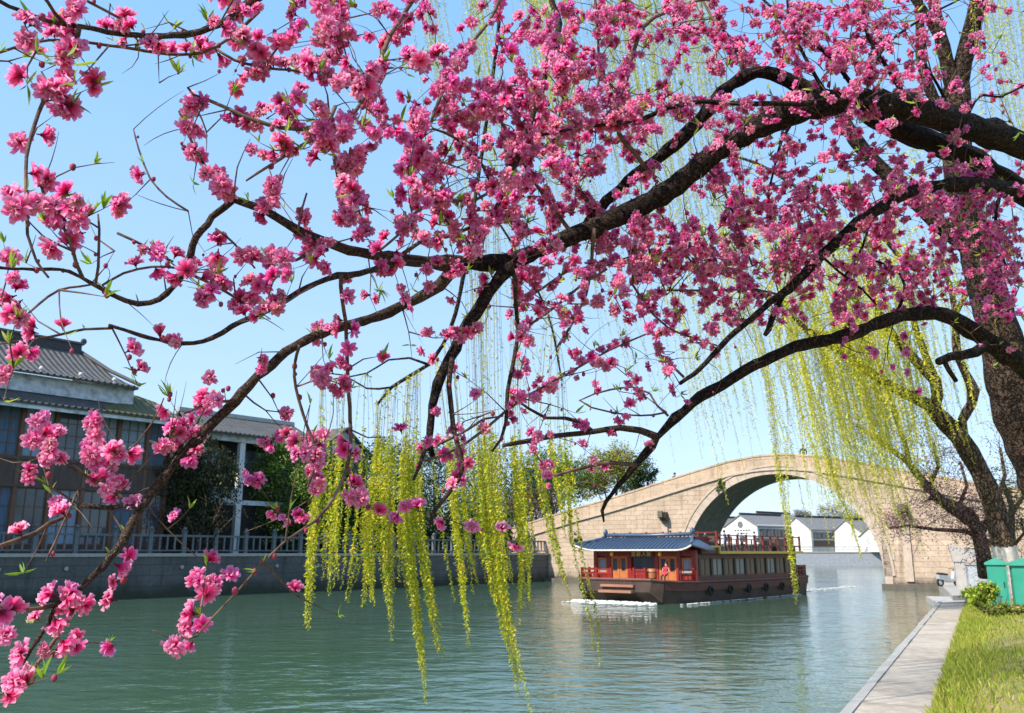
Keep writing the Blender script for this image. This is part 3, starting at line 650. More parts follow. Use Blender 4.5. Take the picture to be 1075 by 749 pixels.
far_house("white_house", "white house furthest left, mostly hidden by the arch pier", 750, 180, 7.0, 12, 7.4, 9.6, math.radians(38))
far_house("white_house", "small white house with grey gable partly behind the right pier", 918, 160, 6.0, 10, 5.6, 7.6, math.radians(28))
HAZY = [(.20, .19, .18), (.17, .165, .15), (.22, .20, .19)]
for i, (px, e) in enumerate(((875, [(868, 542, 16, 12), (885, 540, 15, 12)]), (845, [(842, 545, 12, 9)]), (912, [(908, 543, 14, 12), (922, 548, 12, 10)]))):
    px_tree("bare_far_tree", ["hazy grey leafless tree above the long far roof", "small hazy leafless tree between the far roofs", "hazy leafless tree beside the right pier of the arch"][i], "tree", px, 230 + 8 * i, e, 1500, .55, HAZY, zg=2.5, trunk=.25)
px_tree("leafy_far_tree", "yellow green tree behind the rightmost far roofs", "tree", 896, 185, [(896, 546, 12, 6), (908, 549, 8, 6)], 1200, .5, GREEN_Y, zg=2.5, trunk=.2)

# ------------------------------------------------------------------ tour boat
FR = G(733, 633); AX = G(858, 622) - FR; BOA = math.atan2(AX[1], AX[0])
boat = thing("tour_boat", "red wooden canal tour boat with blue tiled bow roof and curtained cabin", "boat", FR, BOA)
W = 6.4
# hull: barge with raked bow, x = towards stern, y = towards the left bank
def hullring(x, hw, zb, zt): return [(x, W / 2 - hw, zt), (x, W / 2 - hw * .93, zb), (x, W / 2 + hw * .93, zb), (x, W / 2 + hw, zt)]
st = [(-2.6, 2.1, .55, 1.12), (-2.2, 2.6, .05, 1.06), (-1.2, 3.05, -.35, 1.0), (0, 3.25, -.4, .98), (6, 3.3, -.4, .95), (12, 3.25, -.4, .95), (14.6, 3.0, -.3, .98), (15.6, 2.4, .1, 1.02)]
b = MB(); rs = [hullring(*s) for s in st]
for i in range(len(rs) - 1): b.add(rs[i] + rs[i + 1], [(0, 4, 5, 1), (1, 5, 6, 2), (2, 6, 7, 3)])
b.add(rs[0], [(0, 1, 2, 3)]); b.add(rs[-1], [(3, 2, 1, 0)]); b.build("hull", M['hull'], boat)
b = MB()
for i in range(len(rs) - 1): b.add([rs[i][0], rs[i + 1][0], rs[i + 1][3], rs[i][3]], [(0, 1, 2, 3)])
b.build("deck", M['deck'], boat)
b = MB()
for i in range(len(rs) - 1):
    for k in (0, 3): b.tube([np.array(rs[i][k]) + (0, 0, .03), np.array(rs[i + 1][k]) + (0, 0, .03)], [.075, .075], 6)
b.tube([np.array(rs[0][0]) + (0, 0, .03), np.array(rs[0][3]) + (0, 0, .03)], [.075, .075], 6); b.build("gunwale", M['maroon'], boat)
b = MB()
for i in range(1, len(rs) - 1):
    for k in (0, 3):
        p0, p1 = np.array(rs[i][k]), np.array(rs[i + 1][k]); sg = -1 if k == 0 else 1
        b.add([p0 + (0, sg * .03, -.03), p1 + (0, sg * .03, -.03), p1 + (0, sg * .0, -.40), p0 + (0, sg * .0, -.40)], [(0, 1, 2, 3)])
b.build("hull_band", M['maroon'], boat)
MB().box(-2.95, -2.5, W / 2 - 1.1, W / 2 + .9, .5, .62).box(-2.75, -2.4, W / 2 - 1.1, W / 2 + .9, .78, .9).build("bow_step", M['deck'], boat)
fd = MB(); fd.tube([(.19 * math.cos(t), 0, .19 * math.sin(t)) for t in np.linspace(0, 2 * math.pi, 13)], [.065] * 13, 6, False); fdr = fd.build("fender_tyre", M['rubber'], boat, True)
fdr.location = (1.2, -.12, .55)
for x in (3.4, 5.6, 7.8, 10.0, 12.2): q = fdr.copy(); COL.objects.link(q); q.location = (x, -.12, .55)
for y in (5.3,): q = fdr.copy(); COL.objects.link(q); q.location = (-2.62, y, .72); q.rotation_euler = (0, 0, math.pi / 2)
# main cabin
ZD, ZE = 1.0, 2.42
MB().box(.2, 12.5, .16, W - .16, ZD, ZE).build("cabin_wall", M['maroon'], boat)
MB().box(.3, 12.6, .08, .155, ZD, 1.28).box(.3, 12.6, .06, .155, 2.2, 2.4).build("side_trim", M['maroon'], boat)
wx = np.linspace(.45, 12.35, 10); cset = ['tan', 'greywood', 'tan', 'tan', 'tan', 'greywood', 'cream', 'tan', 'darkwood']
for i in range(9):
    MB().box(wx[i] - .1, wx[i] + .1, .04, .156, 1.28, 2.2).build("pillar", M['darkwood'], boat)
    x0, x1 = wx[i] + .1, wx[i + 1] - .1
    f = MB().box(x0, x1, .09, .157, 1.28, 1.34).box(x0, x1, .09, .157, 2.14, 2.2).box((x0 + x1) / 2 - .025, (x0 + x1) / 2 + .025, .1, .157, 1.34, 2.14).build("window", M['brownwood'], boat)
    MB().box(x0 + .03, x1 - .03, .135, .152, 1.34, 2.14).build("curtain", M[['tan', 'cream', 'tan', 'cream', 'tan', 'tan', 'cream', 'tan', 'tan'][i]], f)
MB().box(wx[9] - .1, wx[9] + .15, .04, .156, 1.28, 2.2).build("pillar", M['darkwood'], boat)
MB().box(12.5, 12.75, .1, W - .1, ZD, 2.9).build("stern_wall", M['black'], boat)
# roof deck + yellow edge
MB().box(2.3, 13.2, -.15, W + .15, ZE + .003, ZE + .13).build("roof_deck", M['roofdeck'], boat)
MB().box(2.3, 13.2, -.22, -.152, ZE + .0, ZE + .14).box(2.2, 2.298, -.22, .05, ZE, ZE + .42).box(.2, 2.2, -.22, -.05, ZE + .33, ZE + .42).build("yellow_trim", M['yellow'], boat)
MB().box(.4, 2.19, -.12, W + .12, ZE + .003, ZE + .33).build("fore_roof_block", M['maroon'], boat)
rl = MB()
xs_ = np.arange(2.5, 13.2, 1.05)
for x in xs_:
    for y in (-.08, W + .08): rl.box(x - .05, x + .05, y - .05, y + .05, ZE + .13, ZE + 1.05)
for y in (-.08, W + .08):
    for z in (.45, .98): rl.box(2.5, 13.0, y - .03, y + .03, ZE + z - .03, ZE + z + .03)
for y in np.linspace(-.08, W + .08, 7): rl.box(2.1, 2.2, y - .05, y + .05, ZE + .3, ZE + 1.2)
for z in (.75, 1.12): rl.box(2.12, 2.18, -.08, W + .08, ZE + z - .03, ZE + z + .03)
rl.build("roof_railing", M['darkred'], boat)
# bow pavilion: front facade in plane x=0
f0 = MB().box(0, .18, .02, W - .02, 2.3, 2.62)
for y in (.12, 1.0, 2.35, 4.05, 5.4, W - .12): f0.box(-.06, .19, y - .12, y + .12, ZD, 2.62)
f0.box(.05, .18, .12, 1.0, ZD, 1.35).box(.05, .18, 5.4, W - .12, ZD, 1.35).build("front_frame", M['redpaint'], boat)
def door(y0, y1):
    d = MB().box(-.02, .12, y0, y0 + .13, ZD, 2.3).box(-.02, .12, y1 - .13, y1, ZD, 2.3).box(-.02, .12, y0 + .13, y1 - .13, ZD, 1.5).box(-.02, .12, y0 + .13, y1 - .13, 2.16, 2.3).build("door", M['orange'], boat)
    MB().box(.03, .06, y0 + .13, y1 - .13, 1.5, 2.16).build("pane", M['glass'], d)
for y0, y1 in ((1.14, 1.66), (1.68, 2.21), (4.19, 4.71), (4.73, 5.26)): door(y0, y1)
for y0, y1 in ((.26, .86), (5.54, 6.14)):
    w = MB().box(-.01, .1, y0, y1, 1.36, 1.46).box(-.01, .1, y0, y1, 2.12, 2.22).box(-.01, .1, y0, y0 + .09, 1.46, 2.12).box(-.01, .1, y1 - .09, y1, 1.46, 2.12).build("window", M['orange'], boat)
    MB().box(.03, .06, y0 + .09, y1 - .09, 1.46, 2.12).build("pane", M['curtain'], w)
MB().box(.1, .17, 2.5, 3.9, ZD, 2.3).build("entrance_recess", M['glass'], boat)
MB().box(-.12, .02, 2.5, 3.9, ZD, 1.42).box(-.16, .03, 2.45, 3.95, 1.42, 1.5).build("counter", M['redpaint'], boat)
sb = MB().box(-.16, -.06, 2.45, 3.95, 2.24, 2.58).build("name_board", M['darkwood'], boat)
def text_obj(body, size, loc, rot, m, parent, name="lettering"):
    c = bpy.data.curves.new(name, 'FONT'); c.body = body; c.size = size; c.align_x = 'CENTER'; c.align_y = 'CENTER'; c.extrude = .006
    o = bpy.data.objects.new(name, c); COL.objects.link(o); dg = bpy.context.evaluated_depsgraph_get(); dg.update()
    me = bpy.data.meshes.new_from_object(o.evaluated_get(dg)); bpy.data.objects.remove(o)
    me.materials.clear(); me.materials.append(m); q = bpy.data.objects.new(name, me); COL.objects.link(q); q.parent = parent; q.location = loc; q.rotation_euler = rot; return q
text_obj("金春人家", .32, (-.172, 3.2, 2.41), (math.pi / 2, 0, -math.pi / 2), M['gold'], sb)
# blue roof: curved slope sheet with tile rolls and turned-up corners
def roofz(t): return 2.66 + .62 * (t ** .85)
rows = []; ny = 22; ylo, yhi = -.45, W + .35
for i in range(7):
    t = i / 6; row = []
    for j in range(ny + 1):
        s = j / ny; inset = .9 * t; y = (ylo + inset) + (yhi - ylo - 2 * inset) * s; e = abs(2 * s - 1); fl = max(0, (e - .72) / .28) ** 2
        row.append((-1.0 + 1.5 * t - .25 * fl * (1 - t), y, roofz(t) + .24 * fl * (1 - t) ** 2))
    rows.append(row)
br_ = roof_sheet(boat, "bow_roof", rows, M['blue'], .07)
b = MB()
for j in range(int((yhi - ylo) / .24)):
    y = ylo + .16 + j * .24; pth = []
    for i in range(7):
        t = i / 6; yy = min(max(y, ylo + .9 * t), yhi - .9 * t); s = (yy - ylo - .9 * t) / (yhi - ylo - 1.8 * t); e = abs(2 * s - 1); fl = max(0, (e - .72) / .28) ** 2
        pth.append((-1.0 + 1.5 * t - .25 * fl * (1 - t), yy, roofz(t) + .24 * fl * (1 - t) ** 2 + .02))
    b.tube(pth, [.05] * 7, 5)
b.build("tile_roll", M['bluedark'], br_)
for s in (0, 1):   # side hips and back slope
    rr = []
    for i in range(7):
        t = i / 6; y = (ylo + .9 * t) if s == 0 else (yhi - .9 * t); xa = rows[i][0 if s == 0 else ny][0]; za = rows[i][0 if s == 0 else ny][2]
        rr.append([(xa, y, za), (.4, y, roofz(t)), (1.25 - .7 * t, y, roofz(t))])
    roof_sheet(br_, "hip_slope", rr, M['blue'], .07)
b = MB(); b.tube([(.5, ylo + .8, 3.44), (.5, W / 2, 3.40), (.5, yhi - .8, 3.44)], [.1, .09, .1], 8)
for s in (0, 1):
    b.tube([(.5, (ylo + .85) if s == 0 else (yhi - .85), 3.42)] + [(rows[i][0 if s == 0 else ny][0], rows[i][0 if s == 0 else ny][1], rows[i][0 if s == 0 else ny][2] + .05) for i in (5, 3, 1, 0)] + [(-1.5, (ylo - .25) if s == 0 else (yhi + .25), 3.05)], [.09, .09, .08, .075, .06, .03], 6)
    yy = ylo + .85 if s == 0 else yhi - .85
    b.ball((.45, yy, 3.58), .16, .12, .2)
b.build("roof_ridge", M['bluedark'], br_, True)
b = MB(); b.tube([(rows[0][j][0] - .01, rows[0][j][1], rows[0][j][2] - .06) for j in range(ny + 1)], [.05] * (ny + 1), 6); b.build("eave_trim", M['eave'], br_, True)
MB().box(.52, 2.0, .3, W - .3, 2.62, 3.3).build("roof_core", M['darkred'], boat)
# deck railing
rl = MB()
def rail_run(a, c, n):
    a, c = np.array(a), np.array(c)
    for i in range(n + 1):
        p = a + (c - a) * i / n; rl.box(p[0] - .06, p[0] + .06, p[1] - .06, p[1] + .06, ZD, 1.72)
    for z in (1.1, 1.42, 1.62):
        d = c - a; L = np.linalg.norm(d); rz = math.atan2(d[1], d[0]); m = (a + c) / 2; rl.cbox(m[0], m[1], z, L, .08, .08, rz)
    for i in range(n * 4):
        p = a + (c - a) * (i + .5) / (n * 4); rl.box(p[0] - .02, p[0] + .02, p[1] - .02, p[1] + .02, 1.1, 1.42)
rail_run((-2.0, 3.9), (-1.9, 5.85), 2); rail_run((-1.9, 5.85), (.0, W - .08), 2); rl.build("deck_railing", M['redpaint'], boat); rl = MB()
rail_run((-2.0, 2.5), (-1.9, 1.9), 1); rail_run((-1.3, .35), (-.1, .12), 1); rl.build("deck_railing", M['redpaint'], boat); rl = MB()
rail_run((12.9, .2), (14.9, .5), 3); rail_run((14.9, .5), (14.9, W - .5), 5); rail_run((14.9, W - .5), (12.9, W - .2), 3)
rl.build("deck_railing", M['darkred'], boat)
MB().box(13.0, 15.0, .45, .5, ZD, 1.7).build("aft_panel", M['darkred'], boat)
lan = MB().ball((-.75, 1.7, 2.42), .1, .1, .13).tube([(-.75, 1.7, 2.54), (-.75, 1.7, 2.66)], [.015, .015], 4).build("lantern", M['yellow'], boat, True)
q = lan.copy(); COL.objects.link(q); q.location = (0, 3.0, 0)
# barrel on the bow deck, people, roof tables and chairs
def bxy(x, y, z): return (FR[0] + x * math.cos(BOA) - y * math.sin(BOA), FR[1] + x * math.sin(BOA) + y * math.cos(BOA), z)
kg = thing("barrel", "small pale wooden barrel on the bow deck of the boat", "barrel", bxy(-1.5, 1.75, ZD)); b = MB()
b.tube([(0, 0, 0), (0, 0, .15), (0, 0, .35), (0, 0, .55), (0, 0, .68)], [.2, .24, .26, .24, .2], 12); b.build("staves", M['orange'], kg, True)
MB().tube([(0, 0, .18), (0, 0, .22)], [.252, .256], 12).tube([(0, 0, .48), (0, 0, .52)], [.256, .252], 12).build("hoop", M['metal'], kg)
def skin_person(pose):
    """one continuous body grown from a skeleton"""
    J = {'pel': (0, 0, .92, .13), 'che': (0, 0, 1.30, .15), 'nec': (0, 0, 1.48, .06), 'hea': (0, .01, 1.62, .095), 'top': (0, 0, 1.70, .075)}
    if pose == 'stand':
        J.update(lk=(-.1, .02, .5, .07), lf=(-.1, 0, .07, .05), lt=(-.1, .14, .03, .04), rk=(.1, .02, .5, .07), rf=(.1, 0, .07, .05), rt=(.1, .14, .03, .04))
    else:
        J = {k: (x, y, z - .47, r) for k, (x, y, z, r) in J.items()}
        J.update(lk=(-.12, .42, .48, .075), lf=(-.12, .42, .07, .05), lt=(-.12, .55, .03, .04), rk=(.12, .42, .48, .075), rf=(.12, .42, .07, .05), rt=(.12, .55, .03, .04))
    dz = 0 if pose == 'stand' else -.47; fy = .08 if pose == 'stand' else .3; fz = .85 if pose == 'stand' else .62
    J.update(ls=(-.2, 0, 1.40 + dz, .065), le=(-.25, .05, 1.12 + dz, .05), lh=(-.22, fy, fz, .035), rs=(.2, 0, 1.40 + dz, .065), re=(.25, .05, 1.12 + dz, .05), rh=(.22, fy, fz, .035))
    E = [('pel', 'che'), ('che', 'nec'), ('nec', 'hea'), ('hea', 'top'), ('pel', 'lk'), ('lk', 'lf'), ('lf', 'lt'), ('pel', 'rk'), ('rk', 'rf'), ('rf', 'rt'), ('che', 'ls'), ('ls', 'le'), ('le', 'lh'), ('che', 'rs'), ('rs', 're'), ('re', 'rh')]
    ks = list(J); me = bpy.data.meshes.new("body"); me.from_pydata([J[k][:3] for k in ks], [(ks.index(a), ks.index(c)) for a, c in E], [])
    o = bpy.data.objects.new("body", me); COL.objects.link(o); md = o.modifiers.new("s", 'SKIN'); sv = me.skin_vertices[0].data
    for i, k in enumerate(ks): sv[i].radius = (J[k][3], J[k][3] * (.72 if k in ('che', 'pel') else 1)); sv[i].use_root = (k == 'pel')
    o.modifiers.new("u", 'SUBSURF').levels = 1; dg = bpy.context.evaluated_depsgraph_get(); dg.update()
    m2 = bpy.data.meshes.new_from_object(o.evaluated_get(dg)); bpy.data.objects.remove(o); hz = J['hea'][2]
    return m2, hz
PM = {p: skin_person(p) for p in ('stand', 'sit')}
def person(label, loc, rz, pose, cloth, group=None, scale=1.0):
    t = thing("person", label, "person", loc, rz, group); t.scale = (scale,) * 3
    me, hz = PM[pose]; me = me.copy(); me.materials.clear()
    for k in (cloth, 'skin', 'cloth_dark'): me.materials.append(M[k])
    for f in me.polygons: f.material_index = 1 if f.center.z > hz - .12 or (abs(f.center.x) > .15 and f.center.y > .06 and .5 < f.center.z < .9) else (0 if f.center.z > (.9 if pose == 'stand' else .44) else 2)
    me.polygons.foreach_set("use_smooth", [True] * len(me.polygons)); o = bpy.data.objects.new("body", me); COL.objects.link(o); o.parent = t
    MB().ball((0, -.025, hz + .04), .105, .115, .105, 10, 7).build("hair", M['hair'], t, True); return t
person("person in a dark red top sitting on the bow deck beside the barrel", bxy(-1.4, .95, ZD), BOA + math.pi / 2, 'sit', 'cloth_red', scale=.8)
seat_b = MB().box(-.2, .2, -.2, .2, .36, .4)
def chair_thing(loc, rz, label):
    t = thing("folding_chair", label, "chair", loc, rz, "chairs on the boat roof")
    MB().box(-.2, .2, -.2, .2, .40, .44).build("seat", M['darkwood'], t); MB().box(-.2, .2, -.22, -.19, .55, .85).build("backrest", M['darkwood'], t)
    for x in (-.18, .18):
        MB().box(x - .02, x + .02, -.22, -.18, 0, .8).build("leg", M['darkwood'], t); MB().box(x - .02, x + .02, .16, .2, 0, .40).build("leg", M['darkwood'], t)
    return t
def table_thing(loc, label):
    t = thing("square_table", label, "table", loc, BOA, "tables on the boat roof")
    MB().box(-.35, .35, -.35, .35, .68, .73).build("tabletop", M['maroon'], t); MB().tube([(0, 0, 0), (0, 0, .05), (0, 0, .08), (0, 0, .68)], [.22, .2, .05, .04], 8).build("pedestal", M['metal'], t)
ordw = ["first", "second", "third", "fourth", "fifth"]
for i, x in enumerate((3.6, 5.6, 7.6, 9.6, 11.6)):
    table_thing(bxy(x, 1.5, ZE + .131), f"small brown table on the boat roof, {ordw[i]} from the blue bow roof")
    for s in (-1, 1):
        chair_thing(bxy(x + s * .75, 1.5, ZE + .131), BOA + (math.pi / 2 if s < 0 else -math.pi / 2) + math.pi, f"dark wooden chair on the {'bow' if s < 0 else 'stern'} side of the {ordw[i]} roof table from the bow")
for x, y, cl, lb, rz in ((2.9, 3.2, 'cloth_white', "person in white standing on the boat roof nearest the blue bow roof", 1.2), (4.6, .7, 'cloth_blue', "person in blue standing at the roof railing between the first two tables", 3.3), (6.6, 3.0, 'cloth_dark', "person in dark clothes standing mid roof behind the tables", 2.0), (8.6, .8, 'cloth_white', "person in white standing at the roof railing near the third table", 3.2), (10.6, 2.6, 'cloth_blue', "person in blue standing towards the stern of the boat roof", 2.5)):
    person(lb, bxy(x, y, ZE + .131), BOA + rz, 'stand', cl, scale=.66)
# wake foam
Vv = MB(); rr = random.Random(5)
for i in range(900):
    if i < 620: x = -2.75 - abs(rr.gauss(0, .55)); y = rr.triangular(.6, W - .6, 3.8); h = .11 * max(.2, 1 - abs(x + 2.9))
    elif i < 700: x = rr.uniform(-2.5, 12); y = -.2 - abs(rr.gauss(0, .1)); h = .02
    else: x = rr.uniform(16, 27); y = rr.gauss(1.6, .35); h = .012
    Vv.ball(bxy(x, y, .01), rr.uniform(.05, .17), rr.uniform(.04, .13), h * rr.uniform(.5, 1.1), 6, 4)
tag(Vv.build("wake_foam", M['white'], None, True), "white foam churned up at the boat's bow and stern", "foam", kind='stuff')

# people on the bridge
def brw(u, y, z): return (BO[0] + u * math.cos(BAL) - y * math.sin(BAL), BO[1] + u * math.sin(BAL) + y * math.cos(BAL), z)
person("person in dark clothes standing at the crown of the bridge", brw(-5.3, .9, ztop(-5.3) - PH + .25), BAL + math.pi, 'stand', 'cloth_dark')
person("person in dark clothes on the left slope of the bridge with only the head showing", brw(-16.2, .9, ztop(-16.2) - PH - .05), BAL + 1.2, 'stand', 'cloth_dark')
# plants rooted in the bridge
for px, py, lb, rr_ in ((757, 509, "small green plant rooted in the bridge beside the arch ring", 7), (608, 565, "dark ivy tuft on the left half of the bridge wall", 9), (700, 536, None, 0)):
    if not lb: continue
    d = ray(px, py); e = np.array([math.cos(BAL), math.sin(BAL)]); nn = np.array([-e[1], e[0]]); t_ = (nn @ BO[:2]) / (nn @ d[:2]); p = np.array([0, 0, H]) + d * t_; p[:2] -= nn * .15
    t = thing("wall_plant", lb, "plant", p); k = np.linalg.norm(p) / F
    crown("foliage", [(p, (rr_ * k * .7, .25, rr_ * k * .8)), (p - (0, 0, .35), (rr_ * k * .5, .2, rr_ * k * .6))], 260, .2, GREEN_M if rr_ < 8 else GREEN_D, t, p); MB().tube([p + (0, .3, 0), p], [.03, .015], 5).build("stem", M['dullbark'], t, off=p)

# ------------------------------------------------------------------ right bank: landing, stair wall, bins, shrubs, trees
gp = lambda px, py, z=.85: G(px, py, z)
def stepbox(name, label, cat, a, b_, z0, z1, m):
    c = (a + b_) / 2; o = MB().prism([tuple(p) for p in (a, b_)], z0, z1) if False else None
lp = [G(972, 626, .3)[:2], G(1013, 627, .3)[:2], G(1013, 632, .3)[:2], G(984, 633, .3)[:2]]
lc = sum(lp) / 4
o = MB().prism([tuple(p - lc) for p in lp], -1, .30).build("landing_slab", M['palestone']); o.location = (*lc, 0); tag(o, "pale concrete landing slab at the end of the waterside path", "landing")
lp = [G(985, 612, .5)[:2], G(1040, 612, .5)[:2], G(1035, 625, .5)[:2], G(1000, 626, .5)[:2]]; lc = sum(lp) / 4
o = MB().prism([tuple(p - lc) for p in lp], -1, .52).build("quay_platform", M['coping']); o.location = (*lc, 0); tag(o, "low grey concrete platform between the path and the bridge pier", "platform")
# stair cheek wall
sw = G(1010, 613, .8); swd = 900 * 0 + proj(sw)[2]; k = swd / F
st_ = thing("stair_wall", "pale stone stair wall with a sloping shoulder beside the bridge pier", "wall", (sw[0], sw[1], .5), math.radians(-20))
MB().box(-.28, .22, -.25, .25, 0, 28 * k).box(-.34, .28, -.3, .3, 28 * k, 30 * k).build("newel_post", M['palestone'], st_)
MB().prism_y([(-.3, 30 * k + .02), (.25, 30 * k + .02), (1.5, 30 * k * .85), (1.7, 30 * k * 1.35), (.6, 30 * k * 1.42), (-.45, 30 * k * 1.52)], .32, .7).build("shoulder_stone", M['palestone'], st_)
MB().box(.4, 2.6, .3, .65, 0, 24 * k).build("cheek_wall", M['greystone'], st_)
MB().box(.9, 1.6, -.1, .25, 0, 26 * k).build("pier_block", M['palestone'], st_)
gb = G(1028, 616, .8); o = thing("grey_cabinet", "low grey metal cabinet between the stair wall and the green boxes", "cabinet", (gb[0], gb[1], .7), math.radians(-20))
kk = proj(gb)[2] / F
MB().box(-.5, .5, -.3, .3, 0, 24 * kk).box(-.54, .54, -.34, .34, 24 * kk, 26 * kk).build("casing", M['greystone'], o); MB().box(-.45, -.02, -.32, -.302, .1, 22 * kk).build("door", M['greymetal'], o); MB().box(.02, .45, -.32, -.302, .1, 22 * kk).build("door", M['greymetal'], o)
# scooters by the pier
def scooter(loc, rz, label, body):
    t = thing("scooter", label, "scooter", loc, rz, "scooters parked by the bridge")
    for x in (-.62, .62):
        w = MB(); w.tube([(x + .21 * math.cos(a), 0, .24 + .21 * math.sin(a)) for a in np.linspace(0, 2 * math.pi, 13)], [.055] * 13, 6, False); wo = w.build("wheel", M['rubber'], t, True)
        MB().tube([(x, -.04, .24), (x, .04, .24)], [.13, .13], 10).build("rim", M['greymetal'], wo)
    MB().prism_y([(-.75, .42), (-.25, .32), (.25, .25), (.4, .35), (.48, .85), (.40, .87), (.28, .42), (-.05, .42), (-.1, .62), (-.78, .68)], -.13, .13).build("body", M[body], t)
    MB().prism_y([(-.75, .69), (-.1, .63), (-.08, .72), (-.72, .8)], -.12, .12).build("saddle", M['rubber'], t)
    b = MB(); b.tube([(.62, 0, .24), (.46, 0, .8), (.42, 0, 1.0)], [.03, .03, .025], 6); b.tube([(.38, -.3, 1.03), (.42, 0, 1.0), (.38, .3, 1.03)], [.02, .02, .02], 6); b.build("handlebar", M['metal'], t)
for px, rz, lb, bd_ in ((996, .3, "grey scooter parked by the bridge pier nearest the water", 'greymetal'),):
    p = G(px, 611.5, .75); scooter((p[0], p[1], .52), rz, lb, bd_)
# green boxes
def bin_(px, py, lb, wpx, hpx, rz):
    p = G(px, py, .85); p[2] = lawn_z(p[0], p[1]) - .02; kk = proj(p)[2] / F; w, h = wpx * kk, hpx * kk
    t = thing("green_box", lb, "metal box", p, rz, "green metal boxes on the lawn"); dp = w * .7
    bo = MB().box(-w / 2, w / 2, -dp / 2, dp / 2, .05, h).build("body", M['teal'], t)
    MB().box(-w / 2 + .04, w / 2 - .04, -dp / 2 + .04, dp / 2 - .04, 0, .05).build("plinth", M['metal'], t)
    e = w * .1; r = .16
    MB().prism_y([(-w / 2 - e, h + .003), (w / 2 + e, h + .003), (w / 2 + e, h + .06), (0, h + r + .06), (-w / 2 - e, h + .06)], -dp / 2 - e, dp / 2 + e).build("roof", M['tealroof'], t)
    dr = MB().box(-w / 2 + .05, w / 2 - .05, -dp / 2 - .012, -dp / 2 - .002, .12, h - .1).build("door", M['teal'], t)
    MB().box(w / 2 - .12, w / 2 - .09, -dp / 2 - .035, -dp / 2 - .013, h * .5, h * .62).build("handle", M['metal'], dr)
bin_(1051, 639, "teal green metal box with a peaked lid left of the whitewashed willow foot", 18, 45, math.radians(-27))
bin_(1081, 640, "teal green metal box with a peaked lid cut off by the right picture edge", 26, 47, math.radians(-22))

def bark_tube(b, pts, d0, n=10, step=14, wob=.0):
    """pixel polyline rows (px,py,width_px[,d]) -> tube at depth d0"""
    a = np.array([[p[0], p[1], (p[3] if len(p) > 3 else d0), p[2]] for p in pts], float); s = smoothpath(a, step)
    W3 = np.array([P(x, y, d) for x, y, d, _ in s]); r = s[:, 3] * s[:, 2] / F / 2
    ph = rng.random() * 6; i = np.arange(len(r)); r = r * (1 + wob * (np.sin(i * 1.3 + ph) * .5 + rng.normal(size=len(r)) * .6))
    b.tube(W3, np.maximum(r, .0004), n); return W3
def strands(name, parent, off, specs, leafL, leafW, gap, cols, stem_r, dens0=.15):
    """hanging willow shoots: specs = list of (3D polyline top->tip, density start fraction)"""
    Vs = []; Cs = []; b = MB()
    for path, f0 in specs:
        path = np.asarray(path, float)
        a = np.c_[path, np.zeros(len(path))]; q = np.vstack([2 * a[0] - a[1], a, 2 * a[-1] - a[-2]]); out = []
        for i in range(1, len(q) - 2):
            for k in range(5):
                t = k / 5; A, B_, C_, E_ = q[i - 1], q[i], q[i + 1], q[i + 2]
                out.append((0.5 * (2 * B_ + (C_ - A) * t + (2 * A - 5 * B_ + 4 * C_ - E_) * t * t + (3 * B_ - A - 3 * C_ + E_) * t ** 3))[:3])
        out.append(path[-1]); pt = np.array(out)
        b.tube(pt, np.linspace(stem_r, stem_r * .5, len(pt)), 3, False)
        seg = np.linalg.norm(np.diff(pt, axis=0), axis=1); cum = np.r_[0, np.cumsum(seg)]; L = cum[-1]; nn = max(3, int(L / gap))
        s = (np.arange(nn) + rng.random(nn)) / nn; zz = np.interp(s * L, cum, pt[:, 2]); keep = rng.random(nn) < (np.where(s < f0, dens0, 1.0) if f0 >= 0 else np.where(zz > -f0, dens0, 1.0)); s = s[keep]
        if len(s) == 0: continue
        c = np.stack([np.interp(s * L, cum, pt[:, i]) for i in range(3)], 1)
        D = rand_unit(len(s)); D[:, 2] = D[:, 2] * .5 - .55; D /= np.linalg.norm(D, axis=1, keepdims=True)
        sz = (.65 + .6 * rng.random(len(s))) * np.where(s > .9, .7, 1)
        V, Q = leaf_quads(c, D, rand_unit(len(s)), leafL * sz, leafW * sz); Vs.append(V); Cs.append(np.repeat(palette(cols, len(s), .15), 4, 0))
    V = np.concatenate(Vs); o = quadmesh(name, V, np.arange(len(V)).reshape(-1, 4), M['leaf'], parent, np.concatenate(Cs), off=off)
    b.build("shoot", M['stem'], parent, off=off)['kind'] = 'stuff'
    o['kind'] = 'stuff'; return o
